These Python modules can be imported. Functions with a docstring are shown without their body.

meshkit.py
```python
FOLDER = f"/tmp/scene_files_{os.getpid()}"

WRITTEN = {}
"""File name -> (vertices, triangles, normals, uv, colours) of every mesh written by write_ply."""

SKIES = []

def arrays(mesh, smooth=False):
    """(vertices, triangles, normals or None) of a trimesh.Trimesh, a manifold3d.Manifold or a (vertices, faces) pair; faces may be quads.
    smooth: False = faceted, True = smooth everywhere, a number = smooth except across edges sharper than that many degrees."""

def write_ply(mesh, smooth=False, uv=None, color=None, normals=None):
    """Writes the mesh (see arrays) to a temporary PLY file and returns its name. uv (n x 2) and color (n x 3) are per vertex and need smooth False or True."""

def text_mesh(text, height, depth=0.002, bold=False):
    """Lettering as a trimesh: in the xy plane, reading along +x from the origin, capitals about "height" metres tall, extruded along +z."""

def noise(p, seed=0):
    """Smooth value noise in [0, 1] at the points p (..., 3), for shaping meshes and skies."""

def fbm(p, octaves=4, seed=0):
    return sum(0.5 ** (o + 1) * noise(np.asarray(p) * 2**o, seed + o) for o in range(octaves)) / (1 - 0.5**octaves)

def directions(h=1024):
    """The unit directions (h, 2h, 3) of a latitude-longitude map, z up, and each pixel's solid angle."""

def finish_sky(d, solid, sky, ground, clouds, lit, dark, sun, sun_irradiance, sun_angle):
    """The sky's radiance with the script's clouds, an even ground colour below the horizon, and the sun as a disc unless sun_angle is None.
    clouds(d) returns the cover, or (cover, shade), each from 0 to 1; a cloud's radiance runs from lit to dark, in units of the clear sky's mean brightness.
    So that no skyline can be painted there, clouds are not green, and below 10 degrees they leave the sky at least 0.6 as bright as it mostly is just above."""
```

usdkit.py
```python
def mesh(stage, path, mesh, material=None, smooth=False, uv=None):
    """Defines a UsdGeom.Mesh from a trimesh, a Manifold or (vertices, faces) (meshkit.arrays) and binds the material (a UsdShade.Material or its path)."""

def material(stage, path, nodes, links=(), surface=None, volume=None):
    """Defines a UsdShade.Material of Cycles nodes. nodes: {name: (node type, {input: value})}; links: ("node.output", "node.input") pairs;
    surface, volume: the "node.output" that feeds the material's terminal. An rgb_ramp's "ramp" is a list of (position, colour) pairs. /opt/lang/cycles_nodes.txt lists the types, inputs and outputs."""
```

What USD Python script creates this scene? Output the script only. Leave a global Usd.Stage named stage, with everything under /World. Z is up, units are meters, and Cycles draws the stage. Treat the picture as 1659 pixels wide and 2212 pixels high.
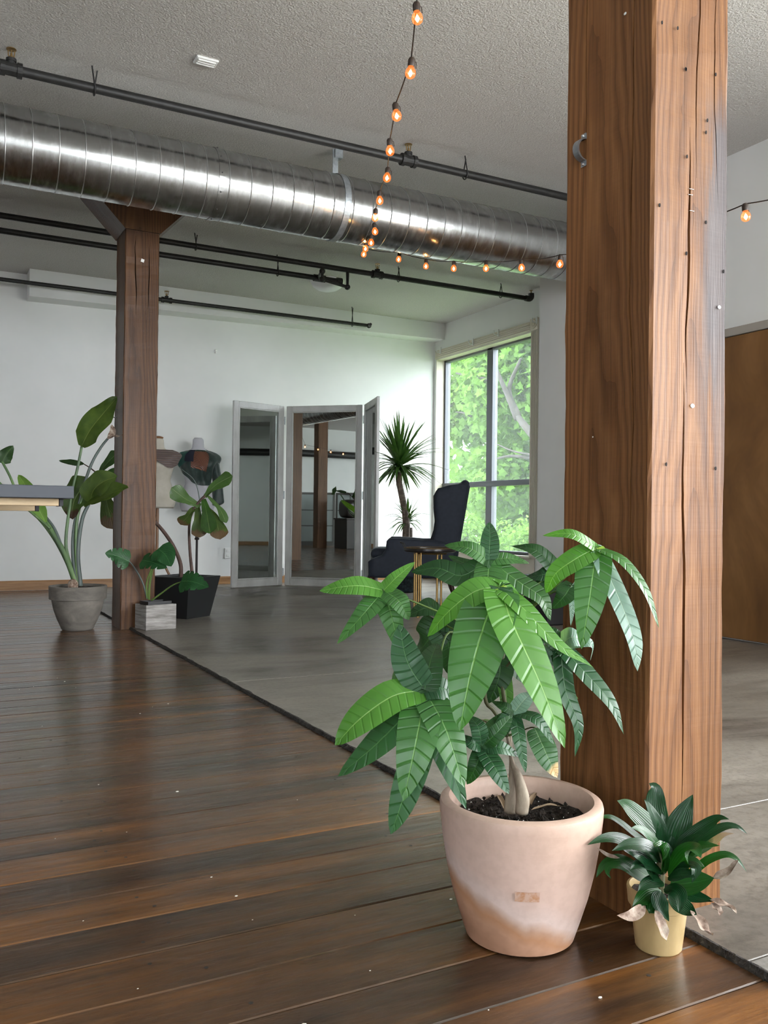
import math, random
import numpy as np, trimesh, manifold3d as m3, usdkit, meshkit
from pxr import Usd, UsdGeom, UsdLux, UsdShade, Gf, Sdf, Vt

random.seed(7)
rng = np.random.default_rng(7)
stage = Usd.Stage.CreateInMemory()
UsdGeom.SetStageUpAxis(stage, 'Z'); UsdGeom.SetStageMetersPerUnit(stage, 1.0)
UsdGeom.Xform.Define(stage, '/World'); UsdGeom.Scope.Define(stage, '/World/Looks')

# ------------------------------------------------------------------ camera
IW, IH, FPX = 1659.0, 2212.0, 1902.7
YAW, PITCH, ROLL, CAMH = .487493, .0063885, .0119758, .80
EXPOSURE = .85
_f = np.array([math.sin(YAW)*math.cos(PITCH), math.cos(YAW)*math.cos(PITCH), math.sin(PITCH)])
_r = np.array([math.cos(YAW), -math.sin(YAW), 0]); _u = np.cross(_r, _f)
CR, CU = _r*math.cos(ROLL)+_u*math.sin(ROLL), _u*math.cos(ROLL)-_r*math.sin(ROLL)
CF, EYE = _f, np.array([0, 0, CAMH])
cam = UsdGeom.Camera.Define(stage, '/World/camera')
cam.CreateProjectionAttr('perspective')
cam.CreateHorizontalApertureAttr(24.0); cam.CreateVerticalApertureAttr(24.0*IH/IW)
cam.CreateFocalLengthAttr(24.0*FPX/IW); cam.CreateExposureAttr(EXPOSURE)
cam.CreateClippingRangeAttr(Gf.Vec2f(.05, 500))
cam.AddTransformOp().Set(Gf.Matrix4d(*CR, 0, *CU, 0, *(-CF), 0, *EYE, 1))

# ------------------------------------------------------------------ sky, daylight
def light(kind, name, color, intensity, pos=None, look=None, size=None):
    L = getattr(UsdLux, kind).Define(stage, '/World/'+name)
    L.CreateColorAttr(Gf.Vec3f(*color)); L.CreateIntensityAttr(intensity)
    if pos is not None:
        z = -np.array(look, float); z /= np.linalg.norm(z)
        x = np.cross([0, 0, 1], z); x = np.array([1., 0, 0]) if np.linalg.norm(x) < 1e-6 else x/np.linalg.norm(x)
        y = np.cross(z, x)
        L.AddTransformOp().Set(Gf.Matrix4d(*x, 0, *y, 0, *z, 0, *map(float, pos), 1))
    if size: L.CreateWidthAttr(size[0]); L.CreateHeightAttr(size[1])
    return L
light('DomeLight', 'overcast_sky', (.88, .95, 1.03), 2.1)
haze_sun = light('DistantLight', 'veiled_sun', (.98, .975, 1.0), 1.6, (9, 8, 9), (-.60, .14, -.72))
haze_sun.CreateAngleAttr(40.0)
# daylight through the windows that stand behind and beside the camera
light('RectLight', 'daylight_front', (1, .97, .93), 3.0, (3.2, -3.42, 1.75), (0, 1, 0), (2.6, 2.3))
light('RectLight', 'daylight_front_middle', (.93, .98, 1), .5, (-2.2, -3.42, 1.75), (0, 1, 0), (2.2, 2.3))
light('RectLight', 'daylight_front_far', (.93, .98, 1), 1.1, (-6.4, -3.42, 1.75), (0, 1, 0), (2.5, 2.3))
light('RectLight', 'daylight_side', (1, .98, .95), 6.5, (5.08, -.4, 1.7), (-1, 0, 0), (4.5, 2.2))

# ------------------------------------------------------------------ helpers
def unit(v): v = np.asarray(v, float); return v/np.linalg.norm(v)
def ray(x, y): return CF+CR*(x-IW/2)/FPX-CU*(y-IH/2)/FPX
def at(x, y, d): return EYE+ray(x, y)*d                               # the point seen at a pixel of the photograph, d metres ahead
def at_z(x, y, z=0.): r = ray(x, y); return EYE+r*(z-CAMH)/r[2]
def at_y(x, y, Y): r = ray(x, y); return EYE+r*Y/r[1]
def at_x(x, y, X): r = ray(x, y); return EYE+r*X/r[0]
_taken = {}
def numbered(parent, name):
    k = (parent, name); n = _taken.get(k, -1)+1; _taken[k] = n
    return name if n == 0 else f'{name}_{n:03d}'
def tag(p, label=None, cat=None, group=None, kind=None):
    for k, v in (('label', label), ('category', cat), ('group', group), ('kind', kind)):
        if v: p.SetCustomDataByKey(k, v)
    return p
class Thing:
    "An Xform at the thing's base; its parts are given in world coordinates."
    def __init__(s, name, label=None, cat=None, loc=(0, 0, 0), group=None, kind=None):
        s.path = '/World/'+numbered('/World', name); s.loc = np.array(loc, float)
        x = UsdGeom.Xform.Define(stage, s.path); x.AddTranslateOp().Set(Gf.Vec3d(*map(float, loc)))
        s.prim = tag(x.GetPrim(), label, cat, group, kind)
    def add(s, name, mesh, mat, parent=None, smooth=False, uv=None, label=None, kind=None):
        base = parent or s.path
        p = base+'/'+numbered(base, name)
        if isinstance(mesh, tuple): v, f = np.asarray(mesh[0], float), np.asarray(mesh[1])
        else: v, f, _ = meshkit.arrays(mesh)
        usdkit.mesh(stage, p, (v-s.loc, f), mat, smooth, uv)
        tag(stage.GetPrimAtPath(p), label, None, None, kind)
        return p
def solo(name, mesh, mat, label=None, cat=None, group=None, kind=None, smooth=False):
    p = '/World/'+numbered('/World', name)
    if isinstance(mesh, tuple): v, f = np.asarray(mesh[0], float), np.asarray(mesh[1])
    else: v, f, _ = meshkit.arrays(mesh)
    usdkit.mesh(stage, p, (v, f), mat, smooth)
    tag(stage.GetPrimAtPath(p), label, cat, group, kind)
    return p
def cat(*ms):
    V, F, n = [], [], 0
    for m in ms:
        if isinstance(m, tuple): v, f = np.asarray(m[0], float), np.asarray(m[1])
        else: v, f, _ = meshkit.arrays(m)
        if f.shape[1] == 4: f = np.vstack([f[:, [0, 1, 2]], f[:, [0, 2, 3]]])
        V.append(v); F.append(f+n); n += len(v)
    return np.vstack(V), np.vstack(F)
def hull(pts): return meshkit.arrays(m3.Manifold.hull_points(np.asarray(pts, float)))[:2]
def box(x0, x1, y0, y1, z0, z1, b=0.):
    if b <= 0:
        m = trimesh.creation.box(bounds=[[x0, y0, z0], [x1, y1, z1]]); return np.array(m.vertices), np.array(m.faces)
    p = []
    for sx in (0, 1):
        for sy in (0, 1):
            for sz in (0, 1):
                c = np.array([(x0, x1)[sx], (y0, y1)[sy], (z0, z1)[sz]]); d = np.array([1-2*sx, 1-2*sy, 1-2*sz])*b
                for k in range(3):
                    q = c+d; q[k] = c[k]; p.append(q)
    return hull(p)
def move(m, R=None, t=(0, 0, 0)):
    v, f = m if isinstance(m, tuple) else meshkit.arrays(m)[:2]
    v = np.asarray(v, float)
    if R is not None: v = v@np.asarray(R).T
    return v+np.asarray(t, float), f
def rz(a): c, s = math.cos(a), math.sin(a); return np.array([[c, -s, 0], [s, c, 0], [0, 0, 1.]])
def axes(d, up=(0, 0, 1)):
    d = unit(d); s = np.cross(d, up)
    s = np.array([1., 0, 0]) if np.linalg.norm(s) < 1e-5 else unit(s)
    return d, s, np.cross(s, d)
def lathe(prof, c=(0, 0, 0), n=40, sx=1., sy=1.):
    "profile (r, z) from bottom to top, closed at r=0 ends"
    P = np.array(prof, float); a = np.linspace(0, 2*np.pi, n, endpoint=False); V = []
    for r, z in P: V.append(np.stack([r*np.cos(a)*sx, r*np.sin(a)*sy, np.full(n, z)], 1))
    V = np.vstack(V)+np.asarray(c, float); F = []
    for i in range(len(P)-1):
        for j in range(n):
            k = (j+1) % n; F.append([i*n+j, i*n+k, (i+1)*n+k]); F.append([i*n+j, (i+1)*n+k, (i+1)*n+j])
    return V, np.array(F)
def spline(pts, n):
    P = np.asarray(pts, float)
    if len(P) == 2: return P[0]+(P[1]-P[0])*np.linspace(0, 1, n)[:, None]
    Q = np.vstack([2*P[0]-P[1], P, 2*P[-1]-P[-2]]); out = []
    for u in np.linspace(0, len(P)-1-1e-9, n):
        i = int(u); t = u-i; a, b, c, d = Q[i:i+4]
        out.append(.5*(2*b+(c-a)*t+(2*a-5*b+4*c-d)*t*t+(3*b-a-3*c+d)*t**3))
    return np.array(out)
def tube(pts, rad, n=8, cap=True, k=None):
    P = np.asarray(pts, float) if k is None else spline(pts, k)
    R = np.interp(np.linspace(0, 1, len(P)), np.linspace(0, 1, np.size(rad)), np.atleast_1d(rad))
    T = np.gradient(P, axis=0); T /= np.linalg.norm(T, axis=1)[:, None]+1e-12
    s = np.cross(T[0], [0, 0, 1.]); s = np.array([1., 0, 0]) if np.linalg.norm(s) < 1e-3 else unit(s)
    a = np.linspace(0, 2*np.pi, n, endpoint=False); V, F = [], []
    for p, t, r in zip(P, T, R):
        s = unit(s-t*(s@t)); b = np.cross(t, s)
        V.append(p+r*(np.cos(a)[:, None]*s+np.sin(a)[:, None]*b))
    for i in range(len(P)-1):
        for j in range(n):
            k2 = (j+1) % n; F += [[i*n+j, i*n+k2, (i+1)*n+k2], [i*n+j, (i+1)*n+k2, (i+1)*n+j]]
    V = np.vstack(V)
    if cap:
        e = len(V); V = np.vstack([V, P[0], P[-1]]); m = (len(P)-1)*n
        for j in range(n): F += [[e, (j+1) % n, j], [e+1, m+j, m+(j+1) % n]]
    return V, np.array(F)
def rod(a, b, r, n=10): return tube([a, b], [r, r], n)
def sphere(c, r, k=2, s=(1, 1, 1)):
    m = trimesh.creation.icosphere(k, 1.); return np.array(m.vertices)*r*np.array(s)+np.asarray(c, float), np.array(m.faces)
def prism(poly, a0, a1, axis='y'):
    "polygon in the plane square to axis, pushed from a0 to a1"
    import shapely
    m = trimesh.creation.extrude_polygon(shapely.Polygon(poly), a1-a0, engine='earcut'); v = np.array(m.vertices)
    v[:, 2] += a0
    v = {'z': v, 'y': v[:, [0, 2, 1]], 'x': v[:, [2, 0, 1]]}[axis]
    f = np.array(m.faces)
    return v, (f[:, ::-1] if axis == 'y' else f)

# ------------------------------------------------------------------ materials
def material(name, nodes, links, surface='p.BSDF'): return usdkit.material(stage, '/World/Looks/'+name, nodes, links, surface)
def plain(name, col, rough=.5, metal=0., **kw):
    return material(name, {'p': ('principled_bsdf', dict(base_color=col, roughness=rough, metallic=metal, **kw))}, [])
def mottled(name, stops, scale=(3, 3, 3), rough=.6, detail=5, bump=.0, bscale=(40, 40, 40), bdist=.01, distortion=0., rvar=0., **kw):
    "colour from a noise through a ramp, relief from a second noise"
    n = {'g': ('geometry', {}), 'm': ('mapping', {'scale': scale}), 'n': ('noise_texture', {'scale': 1., 'detail': detail, 'roughness': .6, 'distortion': distortion}),
         'r': ('rgb_ramp', {'ramp': stops}), 'p': ('principled_bsdf', dict(roughness=rough, **kw))}
    l = [('g.position', 'm.vector'), ('m.vector', 'n.vector'), ('n.fac', 'r.fac'), ('r.color', 'p.base_color')]
    if rvar:
        n['rr'] = ('map_range', dict(from_min=.3, from_max=.7, to_min=rough-rvar, to_max=rough+rvar)); l += [('n.fac', 'rr.value'), ('rr.result', 'p.roughness')]
    if bump:
        n['m2'] = ('mapping', {'scale': bscale}); n['n2'] = ('noise_texture', {'scale': 1., 'detail': 3.}); n['b'] = ('bump', {'strength': bump, 'distance': bdist})
        l += [('g.position', 'm2.vector'), ('m2.vector', 'n2.vector'), ('n2.fac', 'b.height'), ('b.normal', 'p.normal')]
    return material(name, n, l)
def wood_post(name, dark, mid, lite, cx, cy, tilt, freq, rough=.5, stain=None):
    "rings of growth about a leaning pith, cut by the faces of the timber"
    n = {'g': ('geometry', {}),
         'm': ('mapping', {'location': (-cx, -cy, 0), 'scale': (1, 1, 1)}),
         'm2': ('mapping', {'rotation': (tilt[0], tilt[1], 0)}),
         'ms': ('mapping', {'scale': (9, 9, .8)}), 'wob': ('noise_texture', {'scale': 1., 'detail': 2.}),
         'wv': ('vector_math', {'math_type': 'scale', 'scale': .035}), 'ad': ('vector_math', {'math_type': 'add'}),
         'w': ('wave_texture', {'wave_type': 'rings', 'rings_direction': 'z', 'profile': 'saw', 'scale': freq, 'distortion': .8, 'detail': 3., 'detail_scale': .5}),
         'mf': ('mapping', {'scale': (220, 220, 3.5)}), 'fib': ('noise_texture', {'scale': 1., 'detail': 3.}),
         'mb': ('mapping', {'scale': (5, 5, 1.1)}), 'blo': ('noise_texture', {'scale': 1., 'detail': 4.}),
         'msaw': ('mapping', {'scale': (2, 2, 70)}), 'saw': ('noise_texture', {'scale': 1., 'detail': 2.}),
         'r': ('rgb_ramp', {'ramp': [(0, mid), (.45, lite), (.75, mid), (1, tuple(.6*a+.4*b for a, b in zip(dark, mid)))]}),
         'rf': ('rgb_ramp', {'ramp': [(.3, (.66, .62, .58)), (.6, (1, 1, 1))]}),
         'rb': ('rgb_ramp', {'ramp': [(.3, (.62, .58, .54)), (.7, (1.08, 1.04, 1.0))]}),
         'x1': ('mix', {'mix_type': 'multiply', 'fac': .75}), 'x2': ('mix', {'mix_type': 'multiply', 'fac': .8}),
         'hb': ('math', {'math_type': 'multiply_add', 'value2': .5}), 'hs': ('math', {'math_type': 'multiply_add', 'value2': .35}),
         'b': ('bump', {'strength': .5, 'distance': .004}), 'p': ('principled_bsdf', {'roughness': rough, 'specular_ior_level': .3})}
    l = [('g.position', 'm.vector'), ('m.vector', 'm2.vector'), ('g.position', 'ms.vector'), ('ms.vector', 'wob.vector'), ('wob.color', 'wv.vector1'),
         ('m2.vector', 'ad.vector1'), ('wv.vector', 'ad.vector2'), ('ad.vector', 'w.vector'), ('w.fac', 'r.fac'),
         ('g.position', 'mf.vector'), ('mf.vector', 'fib.vector'), ('fib.fac', 'rf.fac'), ('g.position', 'mb.vector'), ('mb.vector', 'blo.vector'), ('blo.fac', 'rb.fac'),
         ('r.color', 'x1.color1'), ('rf.color', 'x1.color2'), ('x1.color', 'x2.color1'), ('rb.color', 'x2.color2'),
         ('g.position', 'msaw.vector'), ('msaw.vector', 'saw.vector'),
         ('fib.fac', 'hb.value1'), ('w.fac', 'hb.value3'), ('saw.fac', 'hs.value1'), ('hb.value', 'hs.value3'), ('hs.value', 'b.height'), ('b.normal', 'p.normal')]
    out = 'x2.color'
    if stain:      # weathered grey patch on one face: (x limit, z low, z high, colour)
        xl, z0, z1, col = stain
        n.update({'sx': ('separate_xyz', {}), 'a': ('map_range', dict(from_min=xl, from_max=xl+.05, clamp=True)), 'c': ('map_range', dict(from_min=z0, from_max=z0+.5, clamp=True)),
                  'd': ('map_range', dict(from_min=z1, from_max=z1-.12, clamp=True)), 'mn': ('mapping', {'scale': (30, 6, 2.2)}), 'sn': ('noise_texture', {'scale': 1., 'detail': 5., 'roughness': .65}),
                  'e': ('map_range', dict(from_min=.36, from_max=.50, clamp=True)), 'q1': ('math', {'math_type': 'multiply'}), 'q2': ('math', {'math_type': 'multiply'}), 'q3': ('math', {'math_type': 'multiply'}),
                  'q4': ('math', {'math_type': 'multiply', 'value2': .85}), 'x3': ('mix', {'color2': col})})
        l += [('g.position', 'sx.vector'), ('sx.x', 'a.value'), ('sx.z', 'c.value'), ('sx.z', 'd.value'), ('g.position', 'mn.vector'), ('mn.vector', 'sn.vector'), ('sn.fac', 'e.value'),
              ('a.result', 'q1.value1'), ('c.result', 'q1.value2'), ('q1.value', 'q2.value1'), ('d.result', 'q2.value2'), ('q2.value', 'q3.value1'), ('e.result', 'q3.value2'), ('q3.value', 'q4.value1'),
              ('q4.value', 'x3.fac'), ('x2.color', 'x3.color1')]
        out = 'x3.color'
    l.append((out, 'p.base_color'))
    return material(name, n, l)
def leaf_mat(name, dark, lite, rough=.35, veins=16., skew=.35, vein_col=None, vein_w=.06, bump=.5, burn=None, trans=.25, spec=.5, ribs=False):
    "u runs along the leaf, v across it: midrib, side veins with quilting between them"
    n = {'tc': ('texture_coordinate', {}), 's': ('separate_xyz', {}), 'v1': ('math', {'math_type': 'multiply_add', 'value2': 2., 'value3': -1.}), 'v': ('math', {'math_type': 'absolute'}),
         'sk': ('math', {'math_type': 'multiply', 'value2': -skew}), 'us': ('math', {'math_type': 'add'}), 'uf': ('math', {'math_type': 'multiply', 'value2': veins}), 'fr': ('math', {'math_type': 'pingpong', 'value2': .5}),
         'qv': ('map_range', dict(from_min=0., from_max=.14, clamp=True)), 'mid': ('map_range', dict(from_min=vein_w, from_max=vein_w*.3, clamp=True)),
         'g': ('geometry', {}), 'nz': ('noise_texture', {'scale': 14., 'detail': 3.}), 'r': ('rgb_ramp', {'ramp': [(.3, dark), (.7, lite)]}),
         'x': ('mix', {'color2': vein_col or tuple(min(1, c*1.9+.02) for c in lite)}), 'h': ('math', {'math_type': 'subtract'}), 'b': ('bump', {'strength': bump, 'distance': .004}),
         'p': ('principled_bsdf', {'roughness': rough, 'specular_ior_level': spec}), 't': ('translucent_bsdf', {}), 'mx': ('mix_closure', {'fac': trans}),
         'tw': ('mix', {'mix_type': 'multiply', 'fac': 1., 'color2': (1.6, 1.9, .5)})}
    l = [('tc.UV', 's.vector'), ('s.y', 'v1.value1'), ('v1.value', 'v.value1'), ('v.value', 'sk.value1'), ('s.x', 'us.value1'), ('sk.value', 'us.value2'), ('us.value', 'uf.value1'), ('uf.value', 'fr.value1'),
         ('fr.value', 'qv.value'), ('v.value', 'mid.value'), ('g.position', 'nz.vector'), ('nz.fac', 'r.fac'), ('r.color', 'x.color1'), ('mid.result', 'x.fac'),
         ('qv.result', 'h.value1'), ('mid.result', 'h.value2'), ('h.value', 'b.height'), ('b.normal', 'p.normal'), ('p.BSDF', 'mx.closure1'), ('t.BSDF', 'mx.closure2'), ('tw.color', 't.color')]
    if ribs:      # lengthwise ribs
        n['rv'] = ('math', {'math_type': 'multiply', 'value2': 5.}); n['rp'] = ('math', {'math_type': 'pingpong', 'value2': .5})
        l = [x for x in l if x[1] != 'qv.value']+[('v.value', 'rv.value1'), ('rv.value', 'rp.value1'), ('rp.value', 'qv.value')]
        n['qv'] = ('map_range', dict(from_min=0., from_max=.5))
    out = 'x.color'
    if burn:      # (start along the leaf, colour): dried tip
        n.update({'nb': ('noise_texture', {'scale': 30., 'detail': 3.}), 'ub': ('math', {'math_type': 'multiply_add', 'value2': .35}), 'bm': ('map_range', dict(from_min=burn[0]+.175, from_max=burn[0]+.24, clamp=True)), 'xb': ('mix', {'color2': burn[1]})})
        l += [('g.position', 'nb.vector'), ('nb.fac', 'ub.value1'), ('s.x', 'ub.value3'), ('ub.value', 'bm.value'), ('bm.result', 'xb.fac'), (out, 'xb.color1')]
        out = 'xb.color'
    l += [(out, 'p.base_color'), (out, 'tw.color1')]
    return material(name, n, l, 'mx.closure')

white_wall = mottled('white_wall_paint', [(.3, (.74, .75, .73)), (.7, (.80, .80, .78))], (1.5, 1.5, 1.5), .65, bump=.06, bscale=(60, 60, 60), bdist=.004)
white_trim = plain('white_trim_paint', (.80, .77, .70), .4)
ceiling_mat = mottled('popcorn_ceiling', [(.3, (.50, .475, .45)), (.7, (.61, .585, .555))], (120, 120, 120), .9, 3, bump=.6, bscale=(95, 95, 95), bdist=.012)
black_iron = mottled('black_iron', [(.3, (.008, .008, .008)), (.7, (.022, .021, .02))], (20, 20, 20), .5, bump=.1)
brass = plain('dull_brass', (.33, .215, .085), .42, 1.)
chrome = plain('bright_steel', (.75, .76, .77), .25, 1.)
zinc = mottled('grey_zinc', [(.3, (.30, .33, .35)), (.7, (.45, .48, .5))], (40, 40, 40), .45, metallic=.8)
white_plastic = plain('white_plastic', (.82, .82, .80), .4)
black_plastic = plain('black_plastic', (.012, .012, .014), .45)

# ------------------------------------------------------------------ the room
H, X1, X2, Y1, YB, YF, XL = 3.29, 4.85, 5.94, 6.25, 9.85, -3.2, -9.0    # ceiling, near right wall, window wall, its corner, back wall, front wall, left wall
EDGE = 1.325                                                            # where boards meet concrete
SLAB = .012
# floorboards
def board_mat(name, seed):
    n = {'g': ('geometry', {}), 'o': ('object_info', {}), 'oc': ('combine_xyz', {}), 'os': ('vector_math', {'math_type': 'scale', 'scale': 40.}), 'pa': ('vector_math', {'math_type': 'add'}),
         'm1': ('mapping', {'scale': (.9, 7, 1), 'location': (seed*13., seed*7., 0)}), 'n1': ('noise_texture', {'scale': 1., 'detail': 6., 'roughness': .62}),
         'm2': ('mapping', {'scale': (2.2, 75, 1)}), 'n2': ('noise_texture', {'scale': 1., 'detail': 4., 'distortion': 1.2}),
         'm3': ('mapping', {'scale': (.35, .5, 1)}), 'n3': ('noise_texture', {'scale': 1., 'detail': 3.}),
         'm4': ('mapping', {'scale': (4, 30, 1)}), 'n4': ('noise_texture', {'scale': 1., 'detail': 6., 'roughness': .7}),
         'a': ('math', {'math_type': 'multiply_add', 'value2': .14, 'value3': -.07}), 'b1': ('math', {'math_type': 'add'}),
         'r': ('rgb_ramp', {'ramp': [(.28, (.010, .006, .004)), (.42, (.042, .020, .009)), (.54, (.092, .040, .0125)), (.66, (.18, .073, .0175)), (.8, (.23, .105, .032))]}),
         'rg': ('rgb_ramp', {'ramp': [(.35, (.5, .47, .44)), (.6, (1, 1, 1))]}), 'x': ('mix', {'mix_type': 'multiply', 'fac': .6}),
         'worn': ('map_range', dict(from_min=.46, from_max=.62, to_min=0., to_max=.38, clamp=True)), 'x2': ('mix', {'color2': (.082, .057, .036)}),
         'rr': ('map_range', dict(from_min=.3, from_max=.7, to_min=.18, to_max=.36)), 'h': ('math', {'math_type': 'multiply_add', 'value2': .4}), 'b': ('bump', {'strength': .35, 'distance': .003}),
         'p': ('principled_bsdf', {'coat_weight': .38, 'coat_roughness': .11, 'specular_ior_level': .4})}
    l = [('o.random', 'oc.x'), ('o.random', 'oc.y'), ('oc.vector', 'os.vector1'), ('g.position', 'pa.vector1'), ('os.vector', 'pa.vector2')]
    for i in (1, 2, 3, 4): l += [(('g.position' if i == 3 else 'pa.vector'), f'm{i}.vector'), (f'm{i}.vector', f'n{i}.vector')]
    l += [('o.random', 'a.value1'), ('n1.fac', 'b1.value1'), ('a.value', 'b1.value2'), ('b1.value', 'r.fac'), ('n2.fac', 'rg.fac'), ('r.color', 'x.color1'), ('rg.color', 'x.color2'),
          ('n3.fac', 'worn.value'), ('x.color', 'x2.color1'), ('worn.result', 'x2.fac'), ('x2.color', 'p.base_color'), ('n4.fac', 'rr.value'), ('rr.result', 'p.roughness'),
          ('n2.fac', 'h.value1'), ('n4.fac', 'h.value3'), ('h.value', 'b.height'), ('b.normal', 'p.normal'), ('b.normal', 'p.coat_normal')]
    return material(name, n, l)
boards = [board_mat(f'worn_floorboard_{i}', i) for i in range(4)]
joint_mat = mottled('dusty_board_joint', [(.45, (.012, .010, .008)), (.56, (.12, .09, .065)), (.66, (.34, .28, .22))], (1.6, 6, 1), .8)
floor = Thing('floor', 'dark stained wide floorboards with pale dusty joints', kind='structure')
floor.add('floor_bed', box(XL, EDGE-.004, YF, YB, -.05, -.0035), joint_mat)
def board(x0, x1, y0, y1, z):
    g, c = .0009+.0009*rng.random(), .0022
    P = [(y0+g, -.03), (y1-g, -.03), (y1-g, -c), (y1-g-c, 0), (y0+g+c, 0), (y0+g, -c)]
    V = np.array([[x, y, zz+z] for x in (x0+.001, x1-.001) for y, zz in P]); F = []
    for i in range(6):
        j = (i+1) % 6; F += [[i, i+6, j+6], [i, j+6, j]]
    F += [[0, i+1, i] for i in range(1, 5)]+[[6, 6+i, 6+i+1] for i in range(1, 5)]
    F = [f[::-1] for f in F]
    return V, np.array(F)
PW, PY0 = .1435, 1.05
rows = range(math.ceil((YF-PY0)/PW), math.floor((YB-PY0)/PW))
for k in rows:
    y0 = PY0+k*PW; cuts = [EDGE-.004-.004*rng.random()]
    near = y0 > -.6
    while cuts[-1] > XL:
        step = 1.6+2.6*rng.random() if near and cuts[-1] > -2.5 else 30.
        if near and cuts[-1] <= -2.5: step = 7.
        cuts.append(max(XL, cuts[-1]-step))
        if cuts[-1]-XL < .8: cuts[-1] = XL
    for a, b in zip(cuts[1:], cuts[:-1]):
        floor.add('floorboard', board(a, b, y0, y0+PW, .0012*(rng.random()-.5)), boards[rng.integers(4)])
nh_, fl_ = [], []
g = np.random.default_rng(21)
for X in (-1.6, -.55, .42, 1.12):
    for r_ in range(-3, 16):
        for o in (.3, .7):
            if g.random() < .8: c = (X+.05*g.normal(), PY0+(r_+o)*PW, .0006); nh_.append(lathe([(0, 0), (.0042, 0), (.0042, .0003), (0, .0004)], c, 8))
for _ in range(60): fl_.append(sphere((-1.2+2.3*g.random(), 1.0+3.6*g.random(), .001), .0012+.0028*g.random()**3, 0, (1.4, 1, .5)))
floor.add('nail_heads', cat(*nh_), plain('rusty_nail', (.012, .009, .008), .6), kind='stuff')
floor.add('paint_flecks', cat(*fl_), plain('pale_fleck', (.7, .68, .62), .7), kind='stuff')
# concrete slab in four pours
def concrete(name, lo, hi, s):
    n = {'g': ('geometry', {}), 'm1': ('mapping', {'scale': (.8, 1.5, 1), 'location': (s, s*2, 0)}), 'n1': ('noise_texture', {'scale': 1., 'detail': 7., 'roughness': .62, 'distortion': .6}),
         'n2': ('noise_texture', {'scale': 55., 'detail': 5., 'roughness': .7}), 'm3': ('mapping', {'scale': (3.5, 14, 1)}), 'n3': ('noise_texture', {'scale': 1., 'detail': 4.}),
         'r': ('rgb_ramp', {'ramp': [(.30, lo), (.5, tuple(.5*(a+b) for a, b in zip(lo, hi))), (.68, hi)]}), 'rs': ('rgb_ramp', {'ramp': [(.32, (.55, .54, .52)), (.55, (1, 1, 1))]}),
         'x': ('mix', {'mix_type': 'multiply', 'fac': .7}), 'r3': ('rgb_ramp', {'ramp': [(.3, (.72, .72, .72)), (.6, (1.05, 1.05, 1.05))]}), 'x3': ('mix', {'mix_type': 'multiply', 'fac': .7}),
         'rr': ('map_range', dict(from_min=.3, from_max=.7, to_min=.24, to_max=.5)), 'b': ('bump', {'strength': .25, 'distance': .003}), 'p': ('principled_bsdf', {'specular_ior_level': .5})}
    l = [('g.position', 'm1.vector'), ('m1.vector', 'n1.vector'), ('g.position', 'n2.vector'), ('n1.fac', 'r.fac'), ('n2.fac', 'rs.fac'), ('r.color', 'x.color1'), ('rs.color', 'x.color2'),
         ('g.position', 'm3.vector'), ('m3.vector', 'n3.vector'), ('n3.fac', 'r3.fac'), ('x.color', 'x3.color1'), ('r3.color', 'x3.color2'), ('x3.color', 'p.base_color'), ('n1.fac', 'rr.value'), ('rr.result', 'p.roughness'), ('n2.fac', 'b.height'), ('b.normal', 'p.normal')]
    return material(name, n, l)
slab_mats = [concrete('worn_concrete', (.11, .098, .083), (.25, .225, .19), 0.), concrete('pale_concrete', (.17, .162, .148), (.36, .35, .33), 5.)]
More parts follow.
